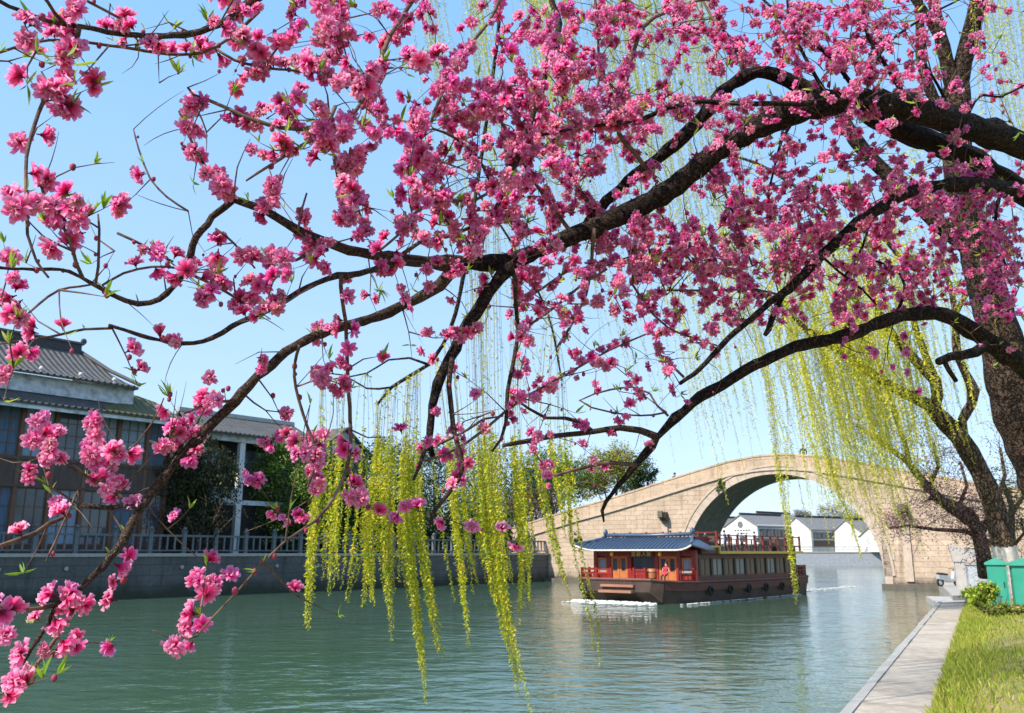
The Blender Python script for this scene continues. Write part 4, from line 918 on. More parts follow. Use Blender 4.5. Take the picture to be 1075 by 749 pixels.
# --- whitewashed leaning willow
D2 = 30.5; base = P(1066, 634, D2); base[2] = lawn_z(base[0], base[1])
w2 = thing("willow_tree", "leaning willow with a whitewashed trunk foot behind the green boxes", "tree", base)
b = MB(); bark_tube(b, [(1065, 632, 32), (1060, 606, 26), (1056, 586, 23), (1051, 560, 22.5), (1043, 530, 21.5), (1032, 502, 20.5), (1018, 476, 20), (1006, 458, 20), (995, 447, 17)], D2, 12, 8, .05); b.build("trunk", M['bark2'], w2, True, off=base)
b = MB(); bark_tube(b, [(1065.2, 633, 34), (1060.2, 606, 27.5), (1056.2, 586, 24.5), (1051.2, 561, 23.6)], D2, 12, 8, .03); b.build("whitewash", M['whitewash'], w2, True, off=base)
limbs2 = [[(999, 451, 18), (985, 436, 16), (975, 425, 14), (957, 417, 11), (932, 404, 10), (906, 386, 9), (881, 368, 9), (851, 350, 7), (815, 318, 5), (770, 290, 4)],
          [(980, 432, 14), (984, 416, 12), (982, 400, 12), (970, 388, 11), (955, 372, 10), (937, 352, 9), (925, 330, 7), (914, 305, 6), (914, 280, 6), (918, 245, 5), (932, 221, 4), (925, 180, 3.5)],
          [(1010, 464, 14), (1010, 442, 11), (1020, 424, 10.5), (1022, 410, 11), (1013, 391, 9), (1005, 373, 8), (1003, 345, 7), (1000, 310, 6), (985, 270, 4)],
          [(914, 285, 5), (880, 240, 4), (840, 200, 3.5), (790, 170, 3), (740, 160, 2.5)], [(1003, 330, 6), (1030, 280, 5), (1060, 240, 4)], [(982, 400, 9), (960, 340, 6), (950, 280, 5), (900, 220, 4)]]
lpts = []
for l in limbs2:
    b = MB(); W3 = bark_tube(b, l, D2, 8, 10, .08); b.build("limb", M['bark2'], w2, True, off=base); lpts += [(p, proj(p)) for p in W3]
WIL = [(.74, .68, .06), (.68, .64, .055), (.78, .70, .08), (.52, .56, .06)]
sp = []; r = random.Random(11)
def grid_top(px): return 150 + 120 * r.random()
for i in range(420):
    if i < 300: px = r.triangular(805, 985, 890)
    else: px = r.uniform(690, 1000)
    py0 = r.uniform(240, 430) if i < 300 else r.uniform(160, 330)
    if r.random() < .6: py0 = min(py0, 360)
    tip = py0 + abs(r.gauss(150, 60)) + 30
    lim = 560 if 820 < px < 900 else 500
    tip = min(tip, lim + r.uniform(-60, 40)); lean = r.gauss(.20, .07); d = D2 + r.uniform(-3, 4)
    # start on the nearest limb point, arch out, then hang
    s0 = min(lpts, key=lambda q: (q[1][0] - px + 15) ** 2 + (q[1][1] - py0) ** 2 * .5)[0]
    L = tip - py0; a = P(px - 10, py0 - 8, d); 
    sp.append(([s0 * .5 + a * .5 if np.linalg.norm(s0 - a) > 2.5 else s0, a, P(px + lean * L * .3, py0 + L * .35, d), P(px + lean * L * .65, py0 + L * .7, d), P(px + lean * L, tip, d)], .12))
for (x0, y0, x1, y1) in ((812, 470, 836, 642), (815, 480, 832, 625), (818, 490, 836, 632), (870, 480, 906, 592), (874, 500, 903, 585), (842, 380, 882, 545), (850, 400, 889, 560), (838, 420, 868, 530)):
    for k in range(2):
        j = r.uniform(-2, 2); y00 = y0 - 120; sp.append(([P(x0 - 30 + j, y00 - 40, D2), P(x0 - 16 + j, y00, D2), P(x0 + j, y0, D2), P((x0 + x1) / 2 + j + 2, (y0 + y1) / 2, D2), P(x1 + j, y1 - r.uniform(0, 12), D2)], .1))
strands("foliage", w2, base, sp, .11, .032, .027, WIL, .006, .18)
# --- big dark willow near the right edge
D1 = 10.0; base = P(1205, 720, D1); base[2] = lawn_z(base[0], base[1])
w1 = thing("willow_tree", "large dark rough barked willow at the right edge with shoots hanging over the canal", "tree", base)
b = MB(); bark_tube(b, [(1215, 745, 120), (1190, 690, 88), (1152, 605, 64), (1118, 540, 58), (1085, 465, 54), (1066, 420, 50), (1054, 370, 44), (1038, 310, 38), (1023, 255, 33), (1010, 205, 31), (1004, 150, 29), (1003, 110, 30), (1005, 88, 26)], D1, 16, 8, .05); b.build("trunk", M['willowbark'], w1, True, off=base)
lm = [[(1004, 100, 20), (1011, 65, 19), (1018, 40, 19), (1026, 5, 17), (1035, -40, 14), (1050, -110, 9)], [(1003, 105, 16), (993, 62, 14), (984, 25, 12), (975, -20, 10), (950, -90, 8), (880, -150, 7), (790, -170, 6, 9.5), (700, -150, 6, 9), (600, -130, 5, 8.3), (540, -90, 4, 7.8), (520, 60, 4, 7.5), (500, 200, 4, 7.3), (478, 330, 4.5, 7.2), (450, 383, 4, 7.2), (430, 395, 4, 7.2), (412, 406, 3.5, 7.2), (396, 425, 3, 7.2)],
      [(1006, 160, 14), (985, 115, 12), (968, 70, 10), (966, 30, 9), (960, -20, 8), (930, -70, 6)], [(1052, 372, 14), (1062, 358, 13), (1085, 366, 13), (1110, 360, 10)], [(1005, 95, 12), (975, 20, 9), (900, -60, 7), (800, -80, 6, 10.5), (680, -70, 5, 11), (560, -60, 4, 11.5), (450, -40, 3, 12)],
      [(878, 112, 12), (890, 135, 14), (908, 160, 15), (940, 192, 15), (985, 235, 17), (1018, 262, 18)],
      [(450, 383, 3, 7.2), (430, 376, 2.5, 7.2), (408, 378, 2, 7.2), (385, 392, 1.8, 7.2), (350, 398, 1.5, 7.2)], [(410, 407, 2.5, 7.2), (385, 408, 2, 7.2), (361, 394, 1.6, 7.2), (330, 392, 1.2, 7.2)], [(500, 200, 2.5, 7.3), (540, 260, 2.4, 7.3), (575, 330, 2.2, 7.3), (590, 400, 2, 7.3)]]
for l in lm:
    b = MB(); bark_tube(b, l, D1, 9, 12, .06); b.build("limb", M['willowbark'], w1, True, off=base)
sp = []; r = random.Random(21)
CEN = [((340, 398), (338, 470), (330, 560), (322, 661), 5), ((352, 398), (352, 480), (346, 560), (343, 625), 4), ((366, 395), (362, 480), (357, 560), (358, 608), 3), ((385, 392), (384, 470), (376, 560), (364, 633), 3),
       ((395, 420), (392, 480), (381, 560), (391, 636), 5), ((405, 408), (398, 480), (390, 560), (383, 638), 3), ((408, 408), (404, 480), (400, 560), (410, 673), 4), ((418, 402), (416, 480), (412, 560), (414, 620), 4),
       ((430, 395), (428, 480), (431, 560), (449, 737), 6), ((440, 388), (440, 480), (444, 560), (464, 691), 5), ((436, 390), (426, 490), (424, 560), (431, 638), 4), ((455, 378), (464, 470), (474, 560), (491, 680), 4),
       ((470, 350), (482, 470), (488, 560), (500, 612), 3), ((466, 360), (476, 470), (482, 560), (491, 624), 3), ((490, 260), (496, 440), (505, 560), (522, 640), 6), ((500, 230), (506, 440), (516, 580), (553, 752), 6), ((510, 220), (512, 430), (522, 560), (537, 690), 5),
       ((520, 230), (526, 440), (530, 560), (537, 613), 4), ((540, 260), (540, 440), (548, 570), (554, 640), 5), ((548, 275), (546, 450), (552, 560), (548, 656), 3), ((575, 330), (562, 470), (578, 560), (596, 630), 3), ((588, 390), (590, 470), (594, 520), (597, 572), 4), ((580, 350), (578, 440), (584, 500), (592, 540), 4),
       ((585, 370), (604, 560), (622, 640), (628, 700), 1)]
for (a, c, e, t_, n_) in CEN:
    for k in range(int(n_ * 1.45) + 1):
        j = r.gauss(0, 4.6); dd = 7.2 + r.uniform(-.5, .5); f = 1 if k == 0 else r.uniform(.55, .97)
        e2 = (e[0] + j * 1.0, e[1]); t2 = (e[0] + (t_[0] - e[0]) * f + j * .7, e[1] + (t_[1] - e[1]) * f) if f > .3 else t_
        sp.append(([P(a[0], a[1], 7.2), P(a[0] + (c[0] - a[0]) * .25 + j * .6, a[1] + 12, dd), P(c[0] + j * 1.1, c[1], dd), P(*e2, dd), P(*t2, dd)], -float(P(500, 468 + r.gauss(0, 16), dd)[2])))
strands("foliage", w1, base, sp, .032, .0125, .0047, [(.62, .53, .03), (.50, .50, .03), (.72, .58, .035), (.24, .36, .025), (.36, .43, .03)], .0022, .05)
sp = []
for i in range(330):
    px = r.uniform(440, 960) if i < 280 else r.uniform(1015, 1090); d = r.uniform(9, 12.5); y0 = r.uniform(-70, -30)
    if i < 280:
        c = r.choice((452, 505, 565, 575, 640, 690, 720, 745, 600, 660)); px = r.gauss(c, 7) - 14
    L = r.uniform(90, 330) if i % 4 else r.uniform(330, 540); lean = r.gauss(.16, .05)
    sp.append(([P(px - 6, y0 - 10, d), P(px, y0, d), P(px + lean * L * .35, y0 + L * .4, d), P(px + lean * L * .65, y0 + L * .7, d), P(px + lean * L, y0 + L, d)], .05))
strands("foliage", w1, base, sp, .040, .010, .016, [(.58, .57, .045), (.48, .52, .05), (.64, .58, .05)], .0022, .3)
# --- pink budding tree behind
D3 = 36.0; base = P(1036, 600, D3); base[2] = .85
def PT(rows, d): return [(*P(x, y, d), w * d / F / 2) for x, y, w in rows]
t3, ends = bare_tree("budding_peach_tree", "twiggy pink budding tree leaning over the water before the bridge pier", "tree", base,
    [PT([(1036, 606, 17), (1032, 580, 15), (1025, 552, 14), (1010, 541, 13), (993, 530, 11), (972, 510, 9), (952, 484, 7), (925, 465, 5), (899, 446, 3)], D3), PT([(1040, 570, 7), (1030, 566, 6), (1014, 558, 5), (981, 556, 4), (952, 552, 2.5), (934, 555, 1.5)], D3),
     PT([(1030, 556, 8), (1020, 538, 7), (996, 525, 5), (975, 524, 3)], D3), PT([(955, 488, 6), (950, 465, 5), (940, 440, 4), (935, 420, 3)], D3), PT([(1030, 560, 8), (1045, 530, 5), (1055, 500, 4), (1050, 470, 3)], D3), PT([(975, 512, 5), (985, 490, 4), (980, 465, 3)], D3), PT([(1005, 537, 5), (1015, 510, 3.5), (1008, 485, 2.5)], D3)], M['bark3'], 8, 760, .85, .011, spread=1.0, up=.35)
k = 6500; e = np.array(ends); c = e[rng.integers(0, len(e), k)] + rng.normal(size=(k, 3)) * .22; V, Q = leaf_quads(c, rand_unit(k), rand_unit(k), .085, .06)
quadmesh("blossom", V, Q, M['blossom'], t3, np.repeat(palette([(.55, .24, .28), (.50, .30, .24), (.40, .20, .18)], k), 4, 0), off=base)['kind'] = 'stuff'
base = P(1062, 606, 33); base[2] = .85
t4, ends = bare_tree("twiggy_shrub", "dark branched shrub with yellow green leaves right of the whitewashed trunk", "shrub", base,
    [PT([(1066, 610, 8), (1062, 560, 7), (1062, 530, 6), (1052, 505, 4)], 33), PT([(1063, 560, 5), (1050, 545, 4), (1045, 520, 3)], 33), PT([(1062, 540, 5), (1075, 520, 4), (1085, 490, 3)], 33), PT([(1063, 575, 4), (1075, 560, 3), (1072, 545, 2)], 33)], M['dullbark'], 9, 220, .8, .012)
k = 1800; e = np.array(ends); c = e[rng.integers(0, len(e), k)] + rng.normal(size=(k, 3)) * .15; V, Q = leaf_quads(c, rand_unit(k), rand_unit(k), .10, .05); quadmesh("foliage", V, Q, M['leaf'], t4, np.repeat(palette([(.30, .30, .06), (.36, .26, .10), (.22, .26, .05)], k), 4, 0), off=base)
# shrubs by the boxes
def bush(px, py, d, lb, lobes, n, cols, size):
    p = P(px, py, d); p[2] = lawn_z(p[0], p[1]); t = thing("shrub", lb, "shrub", p); kk = d / F
    crown("foliage", [(P(x, y, d), (rx * kk, rx * kk, ry * kk)) for x, y, rx, ry in lobes], n, size, cols, t, p); b = MB()
    for i in range(5): b.tube([p, p + np.array([random.uniform(-.3, .3), random.uniform(-.2, .2), .5])], [.02, .008], 5)
    b.build("stem", M['dullbark'], t, off=p)
GR = [(.26, .34, .035), (.20, .30, .03), (.32, .36, .05)]
bush(1028, 636, 25, "bright green low bush left of the green boxes", [(1024, 627, 15, 9), (1036, 622, 12, 9)], 2600, GR, .11)
bush(1052, 640, 23, "darker ground ivy at the foot of the green boxes", [(1045, 640, 14, 6), (1060, 641, 13, 5), (1072, 640, 8, 4)], 2000, [(.14, .20, .03), (.18, .24, .03), (.22, .15, .06)], .10)
# grass blades
k = 90000; u = -9 + rng.random(k) ** .8 * 34; v = PW + .0 + rng.random(k) ** 1.5 * 9.5
keep = np.ones(k, bool); X = pL0[0] + pdir[0] * u + pnr[0] * v; Y = pL0[1] + pdir[1] * u + pnr[1] * v
patch = np.sin(X * .9 + 1.3 * np.sin(Y * .5)) + np.sin(Y * .8 - X * .35) + rng.normal(size=k) * .8; keep = ((patch > .0) | (v < PW + .5) | (rng.random(k) < .22)) & (Y > 3.5)
X, Y, v, patch = X[keep], Y[keep], v[keep], patch[keep]; k = len(X); Zg = np.array([lawn_z(a, c) for a, c in zip(X, Y)]) - .01
C = np.stack([X, Y, Zg], 1); D = np.stack([rng.normal(size=k) * .4, rng.normal(size=k) * .4, np.ones(k)], 1); D /= np.linalg.norm(D, axis=1, keepdims=True)
N = rand_unit(k); N[:, 2] *= .2; V, Q = leaf_quads(C, D, N, (.05 + .075 * rng.random(k)) * np.where(v < PW + .7, 1.6, 1), .012 + .010 * rng.random(k))
cg = np.where((patch > .5)[:, None], palette([(.28, .33, .04), (.22, .29, .035), (.34, .35, .055)], k), palette([(.38, .38, .06), (.40, .31, .11), (.27, .34, .035), (.30, .36, .04)], k))
g = quadmesh("grass", V, Q, M['grass'], None, np.repeat(cg, 4, 0)); tag(g, "short fresh spring grass on the bank beside the path", "grass", kind='stuff')

# ------------------------------------------------------------------ the blossoming peach tree over the camera
pb = np.array([2.75, 3.05, 0.0]); pb[2] = lawn_z(pb[0], pb[1]) - .03
peach = thing("peach_tree", "blossoming peach tree arching its branches of double pink flowers over the canal", "tree", pb)
def pd(px, py=0):
    return 1.38 + 1.55 * px / 1075 + .10 * math.sin(px * .011 + 1) + .07 * math.sin(py * .016 + px * .004)
BR_ = []   # (rows px,py,width, thick?, depth offset)
def Bq(rows, dz=0.0, big=False): BR_.append((rows, dz, big))
Bq([(1330, 330, 46), (1200, 205, 38), (1120, 168, 34), (1075, 153, 31), (1040, 141, 31), (998, 127, 31), (955, 113, 31), (905, 106, 31), (868, 109, 30), (838, 117, 30), (800, 132, 28), (761, 154, 26), (738, 172, 25), (702, 200, 25), (667, 219, 24), (634, 234, 24), (591, 252, 21), (555, 268, 20), (540, 273, 21), (515, 276, 20), (486, 276, 17), (474, 275.5, 16)], 0, True)
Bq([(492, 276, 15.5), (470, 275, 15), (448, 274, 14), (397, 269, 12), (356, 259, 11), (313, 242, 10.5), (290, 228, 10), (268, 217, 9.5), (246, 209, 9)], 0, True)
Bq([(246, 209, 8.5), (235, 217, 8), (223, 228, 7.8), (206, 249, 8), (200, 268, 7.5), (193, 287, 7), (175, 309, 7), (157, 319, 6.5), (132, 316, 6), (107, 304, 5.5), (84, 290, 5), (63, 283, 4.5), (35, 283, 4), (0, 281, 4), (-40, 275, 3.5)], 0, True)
Bq([(1330, 345, 40), (1200, 265, 36), (1130, 230, 32), (1085, 208, 29), (1050, 188, 28), (1021, 167, 26), (983, 151, 25), (957, 142, 24), (930, 130, 22), (905, 118, 20)], .22, True)
Bq([(1120, 226, 24), (1078, 205, 22), (1050, 198, 20), (1023, 195, 18), (998, 194, 16), (967, 198, 14.5), (942, 208, 13.5), (917, 223, 13), (894, 240, 13), (873, 259, 12), (851, 281, 11), (828, 304, 10), (809, 318, 8), (781, 342, 7), (758, 362, 6.5), (742, 380, 6), (728, 393, 5.5), (713, 403, 4.5)], -.12, True)
Bq([(838, 294, 8), (826, 305, 7), (815, 325, 7), (806, 347, 7), (803, 352, 5)], -.1, True)
Bq([(870, 106, 24), (848, 94, 20), (828, 85, 17), (812, 78, 16), (794, 76, 16), (776, 84, 16), (758, 98, 16), (738, 122, 16), (718, 143, 16), (692, 166, 15), (667, 184, 14), (645, 205, 13), (622, 228, 12), (600, 250, 9)], .2, True)
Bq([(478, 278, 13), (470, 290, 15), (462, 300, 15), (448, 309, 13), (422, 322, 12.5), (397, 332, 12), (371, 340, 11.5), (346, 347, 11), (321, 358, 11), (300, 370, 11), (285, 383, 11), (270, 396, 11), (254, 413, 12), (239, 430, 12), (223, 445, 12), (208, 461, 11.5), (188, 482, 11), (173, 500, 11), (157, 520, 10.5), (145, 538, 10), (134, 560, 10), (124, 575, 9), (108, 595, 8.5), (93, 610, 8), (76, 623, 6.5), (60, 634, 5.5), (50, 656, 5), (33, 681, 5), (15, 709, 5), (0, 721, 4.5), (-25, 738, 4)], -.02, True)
Bq([(83, 628, 4), (71, 651, 4), (58, 671, 4), (40, 696, 4), (20, 716, 3.5), (-10, 735, 3)], .02)
Bq([(60, 635, 5), (45, 638, 4.5), (33, 640, 4.5), (0, 642, 4), (-30, 642, 4)], -.02)
Bq([(147, 533, 6), (130, 532, 5.5), (114, 533, 5.5), (84, 530, 5.5)], -.03)
Bq([(84, 530, 4), (81, 516, 4), (75, 528, 4), (68, 543, 4.5), (51, 550, 5), (38, 560, 5), (18, 567, 5), (0, 574, 5), (-30, 586, 5)], -.05)
Bq([(80, 519, 2.5), (62, 560, 2.5), (48, 590, 2)], -.06)
Bq([(137, 530, 5), (125, 520, 4.5), (112, 511, 4), (91, 500, 3.5), (76, 489, 3)], -.02)
Bq([(127, 517, 2.2), (152, 487, 2), (178, 461, 1.8), (193, 452, 1.6)], -.04)
Bq([(112, 495, 2), (122, 484, 1.8), (145, 464, 1.8), (157, 448, 1.8), (167, 431, 1.6), (172, 418, 1.6)], -.05)
Bq([(183, 475, 4), (167, 467, 3.2), (157, 463, 2.4)], -.02)
Bq([(246, 421, 4), (230, 422, 3.2), (216, 425, 3), (193, 434, 2.4)], -.03)
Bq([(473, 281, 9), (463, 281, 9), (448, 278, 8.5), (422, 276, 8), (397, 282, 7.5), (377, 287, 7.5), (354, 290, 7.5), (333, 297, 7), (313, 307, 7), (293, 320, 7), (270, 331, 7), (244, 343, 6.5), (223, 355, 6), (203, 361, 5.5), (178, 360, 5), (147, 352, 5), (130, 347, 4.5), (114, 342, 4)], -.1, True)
Bq([(118, 345, 3), (89, 346, 3), (51, 354, 3), (23, 358, 2.5), (-5, 362, 2)], -.1)
Bq([(358, 289, 4.5), (359, 312, 4.2), (363, 340, 4), (364, 365, 4), (366, 411, 4), (368, 441, 4), (368, 469, 4), (364, 492, 4), (356, 512, 4), (344, 533, 3.8), (332, 546, 3.5), (318, 556, 3), (300, 568, 2.8), (285, 582, 2.5), (268, 600, 2.5), (250, 620, 2.3), (235, 636, 2), (214, 658, 2), (207, 668, 1.8)], -.14)
Bq([(315, 362, 4), (309, 385, 3.5), (313, 418, 3.5), (323, 449, 3.5), (331, 472, 3.2), (330, 492, 3), (323, 512, 2.5)], -.05)
Bq([(188, 667, 1.6), (175, 668, 1.5), (160, 662, 1.3)], -.1)
Bq([(207, 668, 1.7), (197, 671, 1.7), (188, 667, 1.6)], -.1)
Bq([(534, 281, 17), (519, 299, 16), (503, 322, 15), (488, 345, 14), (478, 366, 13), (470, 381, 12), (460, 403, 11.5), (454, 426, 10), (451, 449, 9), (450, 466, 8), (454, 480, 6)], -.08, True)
Bq([(450, 466, 6), (445, 474, 5.5), (440, 490, 4.5), (434, 504, 3)], -.08)
Bq([(475, 376, 6), (472, 392, 5.5), (473, 423, 5.5), (478, 461, 5), (486, 487, 5), (482, 502, 5), (468, 522, 5), (455, 538, 4.5), (451, 552, 3.5)], -.15)
Bq([(536, 276, 6), (541, 295, 5), (541, 320, 4.5), (544, 342, 4.5), (540, 375, 4.5), (533, 411, 4.5), (531, 444, 4), (526, 461, 3.5), (517, 474, 3)], -.1)
Bq([(446, 484, 3), (468, 477, 3), (491, 464, 3), (511, 449, 3), (531, 432, 3), (560, 412, 2.5), (600, 390, 2.2), (640, 368, 2), (680, 350, 2)], -.1)
Bq([(455, 469, 3), (473, 461, 3), (491, 451, 3), (508, 440, 2.8), (528, 437, 2)], -.06)
Bq([(1340, 540, 44), (1230, 470, 38), (1150, 430, 32), (1110, 402, 29), (1075, 383, 26), (1049, 366, 24), (1028, 352, 22), (1010, 340, 20), (993, 331, 18), (972, 329, 17), (947, 332, 16.5), (922, 340, 16), (894, 351, 15.5), (863, 358, 15), (835, 365, 14), (810, 375, 13.5), (784, 388, 13), (758, 404, 12.5), (735, 416, 12), (718, 431, 12), (702, 446, 12), (690, 459, 12), (677, 477, 10), (664, 492, 8), (649, 510, 6), (636, 527, 4.5), (632, 536, 4), (634, 548, 2)], .1, True)
Bq([(690, 459, 9), (682, 455, 8), (672, 452, 7.5), (652, 450, 7), (624, 453, 6.5), (596, 456, 6), (565, 461, 6), (540, 466, 5.5), (528, 468, 4)], .06)
Bq([(621, 452, 5.5), (608, 443, 5), (593, 439, 4), (573, 439, 3.5), (555, 429, 3), (545, 422, 2.5)], .04)
Bq([(668, 489, 5), (655, 487, 5), (640, 486, 5), (626, 488, 4.5), (606, 493, 4), (583, 499, 3.5)], .04)
Bq([(606, 506, 2), (624, 508, 2), (636, 514, 1.5)], .03)
Bq([(718, 396, 3), (702, 381, 2.6), (690, 370, 2.2)], .05); Bq([(702, 437, 2.8), (690, 426, 2.5), (682, 413, 2.2), (664, 407, 2.2), (641, 409, 2.4), (624, 414, 2), (608, 421, 1.5)], .08)
Bq([(700, 433, 2.4), (685, 436, 2.2), (660, 436, 2), (641, 433, 2), (621, 428, 1.8), (608, 420, 1.5)], .0)
Bq([(1035, 362, 12), (1023, 371, 11), (1010, 374, 11), (998, 374, 10), (985, 380, 8)], .06, True); Bq([(990, 377, 6), (996, 388, 5.5), (1004, 400, 5)], .05)
Bq([(914, 108, 6), (870, 106, 6), (840, 109, 5.5), (810, 109, 5.2), (768, 109, 5), (733, 107, 4.6), (702, 114, 5), (677, 124, 5), (652, 129, 4.5), (616, 133, 3.5), (578, 140, 3), (550, 146, 2.5)], -.15)
Bq([(488, 274, 6), (489, 266, 5.5), (493, 261, 5), (502, 248, 5.5), (511, 238, 5.5), (524, 213, 6), (534, 188, 6), (541, 173, 6.5), (550, 147, 7), (560, 119, 7.2), (568, 94, 7.5), (575, 66, 7.5), (584, 42, 7.5), (588, 25, 7.5), (581, 6, 7), (572, -20, 6)], -.25, True)
Bq([(624, -10, 3), (625, 8, 3), (627, 30, 3), (629, 63, 3), (628, 85, 2.8), (626, 110, 2.5), (625, 140, 2.2)], -.1)
Bq([(728, 2, 3.5), (705, 10, 4), (687, 18, 4.2), (674, 30, 4.5), (670, 42, 4.5), (664, 58, 4.8), (657, 86, 5), (650, 114, 5), (650, 140, 5), (667, 162, 5), (682, 180, 5)], .08); Bq([(760, -6, 3), (728, 2, 3.3)], .08)
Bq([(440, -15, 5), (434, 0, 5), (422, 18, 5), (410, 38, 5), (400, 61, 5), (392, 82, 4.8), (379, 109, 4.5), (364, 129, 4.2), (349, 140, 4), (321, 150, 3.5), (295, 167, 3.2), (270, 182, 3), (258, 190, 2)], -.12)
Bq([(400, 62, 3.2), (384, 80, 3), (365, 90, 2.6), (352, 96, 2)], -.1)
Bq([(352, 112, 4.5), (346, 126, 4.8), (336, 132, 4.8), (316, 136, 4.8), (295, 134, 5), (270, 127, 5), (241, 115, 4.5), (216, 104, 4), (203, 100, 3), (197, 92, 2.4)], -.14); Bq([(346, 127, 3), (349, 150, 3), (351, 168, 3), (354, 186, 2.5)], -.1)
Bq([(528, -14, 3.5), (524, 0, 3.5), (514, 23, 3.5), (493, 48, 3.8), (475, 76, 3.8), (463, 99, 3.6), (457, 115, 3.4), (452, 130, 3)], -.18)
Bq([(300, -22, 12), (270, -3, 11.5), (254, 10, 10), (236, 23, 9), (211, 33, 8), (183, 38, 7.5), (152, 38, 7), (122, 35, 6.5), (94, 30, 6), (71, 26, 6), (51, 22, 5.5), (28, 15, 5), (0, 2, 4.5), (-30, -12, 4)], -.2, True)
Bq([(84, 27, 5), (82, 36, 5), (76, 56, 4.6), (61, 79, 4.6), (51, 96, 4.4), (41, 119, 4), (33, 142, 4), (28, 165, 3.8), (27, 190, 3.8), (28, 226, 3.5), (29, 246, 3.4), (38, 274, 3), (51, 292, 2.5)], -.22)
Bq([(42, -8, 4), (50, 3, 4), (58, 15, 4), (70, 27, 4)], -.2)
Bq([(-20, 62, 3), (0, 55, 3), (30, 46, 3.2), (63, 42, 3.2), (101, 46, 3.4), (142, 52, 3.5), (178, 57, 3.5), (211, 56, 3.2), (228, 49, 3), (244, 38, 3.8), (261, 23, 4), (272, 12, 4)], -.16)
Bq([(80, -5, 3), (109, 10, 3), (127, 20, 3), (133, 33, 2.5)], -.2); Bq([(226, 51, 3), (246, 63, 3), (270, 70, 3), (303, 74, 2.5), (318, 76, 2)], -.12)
Bq([(246, 208, 6), (236, 198, 4), (221, 182, 3.6), (208, 162, 3.4), (195, 135, 3), (188, 117, 2.5)], -.05)
Bq([(200, 180, 2.2), (163, 165, 2.4), (157, 185, 2), (150, 160, 1.8), (143, 140, 1.4)], .05) if False else Bq([(198, 222, 2.4), (175, 207, 2.4), (158, 188, 2.2), (146, 158, 2), (140, 136, 1.4)], -.02)
Bq([(87, 292, 4), (80, 277, 4), (72, 250, 3.6), (60, 228, 3.2), (47, 206, 3), (40, 185, 2.5)], -.05); Bq([(100, 300, 3), (103, 280, 3), (104, 240, 2.6), (103, 225, 2)], -.05); Bq([(107, 300, 2.6), (130, 287, 2.6), (160, 280, 2.6), (188, 282, 2.5)], -.06)
Bq([(195, 286, 3.5), (215, 295, 3), (235, 305, 3), (260, 322, 2.5)], -.04); Bq([(226, 240, 2.5), (245, 255, 2.4), (268, 282, 2)], -.03); Bq([(123, 245, 3), (140, 252, 3), (160, 264, 2.6), (182, 275, 2.2)], -.02)
Bq([(0, 320, 2), (20, 335, 2), (40, 320, 2.6), (62, 305, 2.6), (96, 299, 2.2)], -.08)
Bq([(0, 0, 0)], 0) if False else None
Bq([(344, 262, 5), (322, 268, 5), (310, 274, 3)], -.03, False); Bq([(313, 243, 3), (316, 222, 2.6), (322, 203, 2)], -.04)
Bq([(486, 277, 5), (470, 262, 4), (480, 250, 3), (455, 255, 3), (435, 262, 2.6), (412, 268, 2)], -.05) if False else Bq([(424, 266, 5), (440, 255, 4.5), (470, 248, 4.4), (492, 240, 4), (505, 232, 3)], -.12)
Bq([(400, 262, 3), (420, 245, 3), (435, 225, 3), (455, 213, 3.2), (480, 211, 4), (500, 210, 3.8), (518, 200, 3.4), (535, 180, 3)], -.2)
Bq([(545, 250, 4), (520, 200, 4), (500, 165, 3.6), (478, 145, 3), (455, 135, 2.5)], -.1); Bq([(600, 245, 5), (560, 190, 4), (540, 150, 3.4), (520, 118, 3), (505, 90, 2.4)], .15)
Bq([(630, 232, 5), (600, 185, 4), (585, 150, 3.5), (590, 110, 3), (600, 75, 2.4)], .2)
Bq([(540, 323, 3), (570, 302, 3), (598, 284, 3), (618, 281, 3), (640, 278, 2.6), (660, 270, 2)], -.05); Bq([(545, 350, 3), (565, 335, 3), (586, 320, 3), (614, 297, 3), (637, 283, 2.8)], -.08)
Bq([(624, 240, 5), (622, 262, 4), (620, 285, 3), (615, 310, 3), (598, 345, 2.5), (585, 365, 2)], -.05)
Bq([(667, 220, 3), (667, 231, 3), (667, 266, 2.6), (664, 299, 2.6), (674, 314, 2.6), (687, 332, 2.4), (702, 345, 2.2), (728, 355, 2.2), (753, 363, 2)], -.06)
Bq([(685, 212, 2.6), (702, 238, 2.4), (715, 259, 2.4), (728, 279, 2.2), (743, 294, 2), (760, 310, 1.8)], .05); Bq([(678, 214, 2.4), (678, 251, 2.4), (690, 284, 2), (700, 310, 1.8)], .06)
Bq([(740, 175, 3.5), (760, 200, 3), (775, 240, 2.6), (790, 280, 2.2)], .15); Bq([(700, 305, 2.2), (760, 305, 2.6), (790, 304, 2.6), (820, 310, 2.4)], .1); Bq([(864, 270, 3), (880, 285, 2.6), (906, 305, 2.6), (920, 320, 2)], .05)
Bq([(945, 206, 4), (920, 215, 3), (905, 260, 2.6), (880, 300, 2.2)], .2); Bq([(905, 106, 6), (880, 70, 5), (850, 40, 4), (815, 12, 3), (790, -10, 2.6)], .1); Bq([(955, 108, 6), (930, 70, 4.5), (910, 35, 3.6), (905, 0, 2.8)], .18)
Bq([(870, 104, 5), (845, 60, 4), (830, 25, 3), (825, -10, 2.4)], -.1); Bq([(905, 110, 4), (925, 55, 3), (960, 25, 2.6), (1010, -2, 2)], -.05); Bq([(1000, 127, 4), (985, 90, 3), (965, 60, 2.6)], .1)
Bq([(780, 78, 4), (770, 45, 3.4), (748, 20, 2.8), (735, -5, 2.2)], .22); Bq([(838, 118, 4), (820, 150, 3), (812, 180, 2.5), (805, 210, 2)], .2); Bq([(990, 196, 4), (985, 230, 3), (990, 260, 2.4), (980, 290, 2)], .25)
